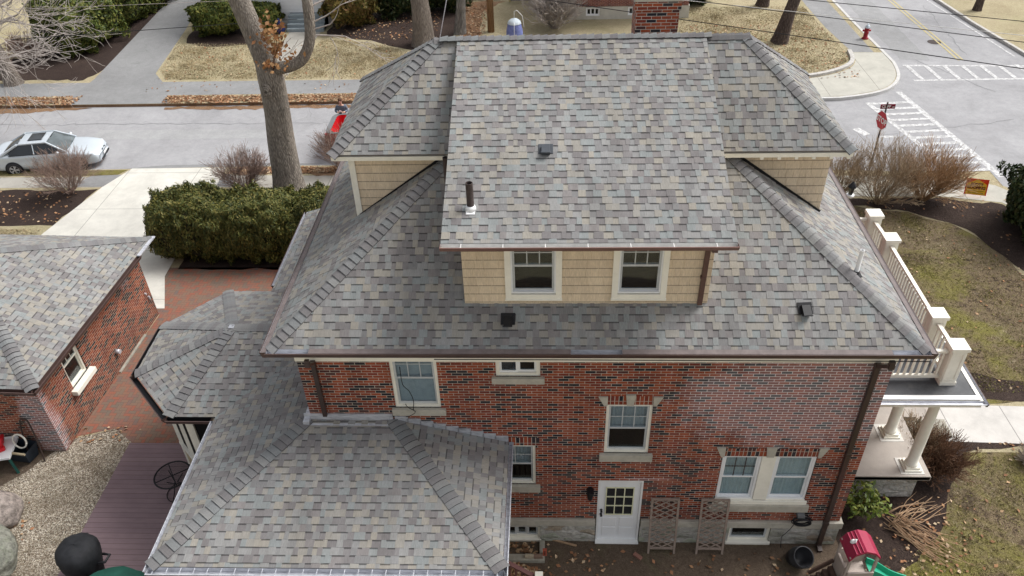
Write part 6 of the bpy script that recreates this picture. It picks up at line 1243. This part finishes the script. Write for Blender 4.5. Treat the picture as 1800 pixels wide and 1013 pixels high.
m_tre=plain('weathered_trellis_wood',(.30,.235,.195),.9,.2,9)
trellis('upright wooden lattice trellis nearest the white door',2.20,.60); trellis('wooden lattice trellis in front of the paired windows, left of basement window',3.25,.60)
wwl=thing('window_well','low concrete curb around the basement window filled with leaves','window well',(-.52,-.45,0)); b=MB(); b.box(-.75,-.16,-.05,.46,0.0,.11);b.box(.34,.001,-.05,.46,.36,.11); b.build('curb',m_conc_rough,wwl,bevel=.012)
def brick(label,loc,rz,size,mat,holes=False,tilt=0,name='loose_brick'):
    t=thing(name,label,'brick',loc,rz); b=MB(); x,y,z=size; b.box(-x/2,-y/2,0,x/2,y/2,z,0,Matrix.Rotation(tilt,4,'X')); b.build('block',mat,t,bevel=.004)
    if holes:
        b=MB()
        for k in (-1,0,1): b.lathe([(.016,.001),(0,.001)],(0,-y/2-.001,z/2+k*.052),10,axis=Matrix.Rotation(rad(90),3,'X'))
        b.build('core_holes',m_black,t)
m_rb=plain('red_brick_block',(.40,.10,.06),.9,.15,20); m_tb=plain('tan_brick_block',(.42,.36,.27),.9,.15,20); m_bb=plain('brown_brick_block',(.24,.16,.12),.9,.15,20)
brick('red three-holed brick standing on end on the window well curb',(-.06,-.47,.11),0,(.09,.06,.2),m_rb,True); brick('tan brick lying on the window well curb',(-.40,-.53,.11),0,(.19,.09,.06),m_tb); brick('brown brick lying next to the tan brick',(-.20,-.53,.11),rad(2),(.19,.09,.06),m_bb); brick('dull red brick lying on the soil right of the door',(1.98,-.42,.0),rad(-40),(.2,.09,.055),plain('dull_red_brick',(.26,.13,.10),.9,.15,20))
b=MB(); b.box(-.6,-.02,0,.1,.02,.035); o=b.build('loose_board',m_straw); o.location=(.55,-.14,.0); o.rotation_euler=(0,0,rad(-16)); tag(o,'pale split board lying at the foot of the stone wall left of the door','board')
sr_=thing('stair_railing','reddish brown stair handrail with square white post at the bottom edge','railing',(-.5,-1.5,0)); b=MB(); b.bar((-.45,.22,1.12),(.28,-.06,.93),.09,.045); b.build('handrail',m_bronzered:=plain('red_brown_rail',(.16,.07,.065),.6,.12,5),sr_); b=MB()
for k in range(5): p=Vector((-.40,.2,0)).lerp(Vector((.22,-.04,0)),k/5); b.bar(p+Vector((0,0,.1)),p+Vector((0,0,1.08-.03*k)),.035)
b.build('balusters',m_bronzered,sr_); b=MB(); b.box(.26,-.14,0,.39,-.01,1.02); b.box(.245,-.155,1.02,.405,.005,1.05); b.build('post',m_cream,sr_,bevel=.004)
pk=thing('plant_pots','stack of black nursery pots on its side by the stone foundation','plant pots',(5.34,-.42,0)); b=MB(); ax=Matrix.Rotation(rad(32),3,'X')@Matrix.Rotation(rad(12),3,'Y')
for k in range(5): b.lathe([(.17,0+.05*k),(.215,.25+.05*k),(.232,.25+.05*k),(.232,.285+.05*k),(.21,.285+.05*k)],(0,0,.04),28,axis=ax)
b.lathe([(.20,.46),(.16,.2),(0,.2)],(0,0,.04),24,axis=ax); b.build('pots',m_blackpl,pk)
hr_=thing('cable_coil','tangle of black cable hanging on the brick wall under the window sill','cable',(5.42,-.10,1.0)); b=MB(); rn=random.Random(8)
for k in range(7): r_=.13+.03*rn.random(); cx,cz=rn.gauss(0,.03),rn.gauss(-.05,.03); b.tube([(cx+r_*1.25*math.cos(a),-.01*k-.02,cz+r_*.7*math.sin(a)) for a in [i*math.pi/10 for i in range(21)]],.012,5)
b.tube([(-.1,-.02,-.1),(-.18,-.03,-.35),(-.33,-.05,-.6),(-.3,-.1,-.9)],.008,5); b.tube([(.05,-.02,.05),(.12,-.03,.12),(.25,-.02,-.05),(.1,-.02,-.12)],.008,5); b.build('coil',m_black,hr_); b=MB(); b.box(-.10,-.05,.03,.05,.09,.13); b.build('box',m_liner,hr_)
wc=MB(); wc.tube(sm([(-2.75,-.02,5.3),(-2.72,-.12,4.95),(-2.62,-.10,4.75),(-2.56,-.11,4.5),(-2.58,-.14,4.3),(-2.55,-.12,4.22)],4),.008,5); wc.tube(sm([(-2.75,-.02,4.32),(-2.68,-.12,4.33),(-2.55,-.13,4.22),(-2.66,-.14,4.12),(-2.75,-.1,4.05)],4),.007,5); o=wc.build('cable',m_black,house)
# playhouse climber
ph_=thing('toddler_playhouse','toddler climber with maroon roof, tan walls, brown steps and green slide','playhouse',(6.33,-.98,0),rad(4)); ph_.scale=(.86,.66,1); m_tanp=plain('tan_plastic',(.42,.355,.31),.5,.12,4); m_mar=plain('maroon_plastic',(.33,.025,.065),.45,.10,3); m_grn=plain('green_plastic',(.025,.33,.20),.4,.08,3); m_brp=plain('brown_plastic',(.10,.06,.045),.6,.15,4)
b=MB(); R_=[(-.36,1.22),(-.25,1.40),(-.02,1.50),(.2,1.43),(.36,1.27)]
for i in range(4):
    a,c=R_[i],R_[i+1]; b.face([(a[0],-.42,a[1]),(c[0],-.42,c[1]),(c[0],.38,c[1]),(a[0],.38,a[1])]); b.face([(a[0],.38,a[1]-.05),(c[0],.38,c[1]-.05),(c[0],-.42,c[1]-.05),(a[0],-.42,a[1]-.05)])
    for yy in (-.42,.38): q=[(a[0],yy,a[1]-.05),(c[0],yy,c[1]-.05),(c[0],yy,c[1]),(a[0],yy,a[1])]; b.face(q if yy<0 else q[::-1])
for (a,c) in (((-.36,1.22),(-.36,1.17)),((.36,1.22),(.36,1.27))): b.face([(a[0],-.42,a[1]),(a[0],.38,a[1]),(c[0],.38,c[1]),(c[0],-.42,c[1])])
for k in range(4): x=-.31+k*.075; z=1.22+(x+.36)*1.6*(.18/.18)*.62 if x<-.25 else 1.40+(x+.25)*.435; b.bar((x,-.41,z+.012),(x,.37,z+.012),.018,.012)
rfp=b.build('roof',m_mar,ph_); b=MB(); b.lathe([(.06,0),(.055,.05),(.03,.08),(0,.085)],(-.22,.02,1.42),12); b.lathe([(.035,0),(.03,.09),(0,.1)],(-.18,-.02,1.45),10); b.build('chimney_knob',m_white,rfp)
b=MB()
for (x,y) in ((-.32,-.36),(.32,-.36),(-.32,.32),(.32,.32)): b.bar((x,y,0),(x*.98,y,1.27 if x<0 else 1.27),.07,.07)
b.build('posts',m_tanp,ph_,bevel=.012); b=MB(); b.box(-.36,.28,.35,.30,.35,.95); b.box(-.36,-.3,.35,-.30,.27,.85);b.build('wall_panel',m_tanp,ph_,bevel=.015); b=MB(); b.box(-.30,-.46,.42,.32,-.40,.80); b.box(-.33,-.52,.0,.36,-.465,.45); b.box(-.24,-.475,.55,.24,-.462,.70); b.build('front_panel',m_tanp,ph_,bevel=.02)
b=MB(); b.box(-.34,-.40,.42,.34,.34,.48); b.build('platform',m_tanp,ph_); b=MB()
for k in range(4): b.box(-.86+k*.125,-.30,.0,-.745+k*.125,.25,.10+.10*k)
b.build('steps',m_brp,ph_,bevel=.012); b=MB(); b.bar((-.9,-.36,.12),(-.36,-.36,.55),.06,.12); b.build('stair_side',m_brp,ph_,bevel=.012); b=MB(); b.bar((-.9,.30,.12),(-.36,.30,.55),.06,.12); b.build('stair_side',m_brp,ph_,bevel=.012)
b=MB(); n=14; Q=[]
for i in range(n+1):
    t=i/n; x=.36+t*1.05; z=.50*(1-t)**1.25+.06+.05*math.sin(t*6.3)*(1-t); y0=-.05-.22*t; Q.append([(x,y0-.24,z+.15),(x,y0-.20,z+.15),(x,y0-.18,z),(x,y0+.18,z),(x,y0+.20,z+.15),(x,y0+.24,z+.15)])
for i in range(n):
    for k in range(5): b.face([Q[i][k],Q[i+1][k],Q[i+1][k+1],Q[i][k+1]],0,smooth=False)
    for k in (0,5): a,c=Q[i][k],Q[i+1][k]; b.face([a,c,(c[0],c[1],c[2]-.18),(a[0],a[1],a[2]-.18)])
b.build('slide',m_grn,ph_)
# ------------------------------------------------------------------ grass blades
def grass(areas,size,cols,n):
    P=[]; from mathutils.geometry import intersect_point_tri_2d as ipt
    for poly,cnt in areas:
        xs=[p[0] for p in poly]; ys=[p[1] for p in poly]; cl=[(random.uniform(min(xs),max(xs)),random.uniform(min(ys),max(ys)),random.uniform(.15,.6)) for _ in range(90)]
        k=0
        while k<cnt:
            if random.random()<.6: c0=random.choice(cl); x=random.gauss(c0[0],c0[2]); y=random.gauss(c0[1],c0[2])
            else: x=random.uniform(min(xs),max(xs)); y=random.uniform(min(ys),max(ys))
            ins=False; j=len(poly)-1
            for i in range(len(poly)):
                if (poly[i][1]>y)!=(poly[j][1]>y) and x<(poly[j][0]-poly[i][0])*(y-poly[i][1])/(poly[j][1]-poly[i][1])+poly[i][0]: ins=not ins
                j=i
            if ins: P.append((x,y,random.uniform(.012,.03)))
            k+=1
    nr=RNG.normal(size=(len(P),3)); nr[:,2]*=.7; o=leaves('grass',P,nr,size,leaf_mat('grass_blades',cols,.8),asp=7,updir=.3); tag(o,kind='stuff')
grass([([(8.6,4.8),(17,4.6),(17,8.4),(15.6,8.5),(14.9,10.1),(14.5,11.2),(14.1,12.5),(12.8,13.6),(11,13.9),(8.6,13.7)],42000),([(6.6,-3),(7.6,-.6),(9.0,.6),(9.6,1.6),(10.4,2.5),(12.2,2.6),(15,2.3),(15,-3)],28000)],.012,[(.20,.17,.06),(.28,.23,.13),(.15,.15,.035),(.34,.28,.18),(.11,.08,.045),(.24,.235,.06)],0)
grass([([(-18.9,26.5),(-8,26.3),(-7.2,29.8),(-9.6,31.2),(-12.3,31.8),(-12.7,27),(-14.2,27),(-14.6,32.5),(-16,31.2),(-20.2,31.5),(-19.7,27.6)],45000),([(5,25.9),(12.4,26),(13.8,26.7),(14.7,27.6),(15.0,29),(14.7,36),(6,36)],45000),([(-21.9,8.5),(-18.5,8.5),(-18.3,12.9),(-21.9,12.9)],12000)],.016,[(.46,.39,.25),(.38,.31,.19),(.54,.47,.32),(.32,.28,.16),(.42,.35,.22),(.27,.21,.13)],0)
# ------------------------------------------------------------------ fallen leaves and pebbles
def scatter(name,areas,size,mat,label_kind='stuff',zj=.02,asp=1.3,z0=.025):
    P=[]
    for (x0,y0,x1,y1,n,mode) in areas:
        for _ in range(n):
            if mode=='g': P.append((random.gauss((x0+x1)/2,(x1-x0)/3.2),random.gauss((y0+y1)/2,(y1-y0)/3.2),z0+random.random()*zj))
            else: P.append((random.uniform(x0,x1),random.uniform(y0,y1),z0+random.random()*zj))
    o=leaves(name,P,np.tile([0,0,1.6],(len(P),1)),size,mat,asp=asp); return tag(o,kind='stuff')
scatter('fallen_leaves',[(-1.0,-1.15,-.15,-.62,170,'g'),(-1.0,-.40,-.2,-.1,60,'u'),(-.1,-.9,1.2,-.2,34,'g'),(0,-1.3,6,-.3,60,'u'),(7.6,-.6,9.2,1.4,150,'g'),(6.4,-1.8,9,-.2,70,'g'),(9,-2,16,2.4,110,'u'),(9,4.8,16,13,160,'u'),(11,13.3,17,14.6,60,'u'),(10.6,2.4,13,3,40,'u'),(-13.2,2.5,-12.3,3.1,30,'g'),(-13,-.6,-12.1,.6,40,'g'),(-10.6,2.7,-12.3,3.3,30,'u')],.062,m_fallen,asp=1.5)
scatter('fallen_leaves',[(-30,23.6,-22.3,24.6,1500,'u'),(-18.1,23.62,-8,24.5,1900,'u'),(-19.5,25,-8,31,260,'u'),(-12.5,16.9,-8,17.4,700,'u'),(-4.7,30.5,-3.4,37,700,'u'),(7.5,25.6,15,33,900,'u'),(-20,27,-8,31,160,'u'),(-12,31.5,-6,36,500,'u'),(-22,13.3,-18,15.6,120,'u')],.075,m_fallen,asp=1.5)
def pebbles():
    b=[];f=[]; rn=RNG; n=30000
    x=rn.uniform(-15.5,-10.75,n); y=rn.uniform(-3.2,2.9,n); keep=(y<2.75-np.clip((-x-12.0),0,9)*1.15+rn.normal(size=n)*.15); x=x[keep];y=y[keep]; n=len(x); s=rn.uniform(.007,.017,n); a=rn.uniform(0,6.28,n)
    base=np.array([(1,0,0),(-.5,.8,0),(-.5,-.8,0),(.05,.05,.8)]); V=np.zeros((n,4,3)); ca,sa=np.cos(a),np.sin(a)
    V[:,:,0]=(base[:,0][None]*ca[:,None]-base[:,1][None]*sa[:,None])*s[:,None]+x[:,None]; V[:,:,1]=(base[:,0][None]*sa[:,None]+base[:,1][None]*ca[:,None])*s[:,None]+y[:,None]; V[:,:,2]=base[:,2][None]*s[:,None]+.012
    me=bpy.data.meshes.new('gravel'); idx=np.arange(n)[:,None]*4; F=np.concatenate([idx+np.array([0,1,3]),idx+np.array([1,2,3]),idx+np.array([2,0,3])],1).reshape(-1)
    me.vertices.add(4*n); me.vertices.foreach_set('co',V.ravel()); me.loops.add(9*n); me.loops.foreach_set('vertex_index',F.astype(np.int32)); me.polygons.add(3*n); me.polygons.foreach_set('loop_start',np.arange(0,9*n,3,dtype=np.int32)); me.polygons.foreach_set('loop_total',np.full(3*n,3,dtype=np.int32)); me.update(calc_edges=True)
    me.materials.append(leaf_mat('pebble',[(.40,.355,.29),(.29,.25,.20),(.52,.48,.42),(.22,.18,.14),(.36,.33,.28)],.85)); o=bpy.data.objects.new('gravel',me); C.objects.link(o); tag(o,kind='stuff')
pebbles()
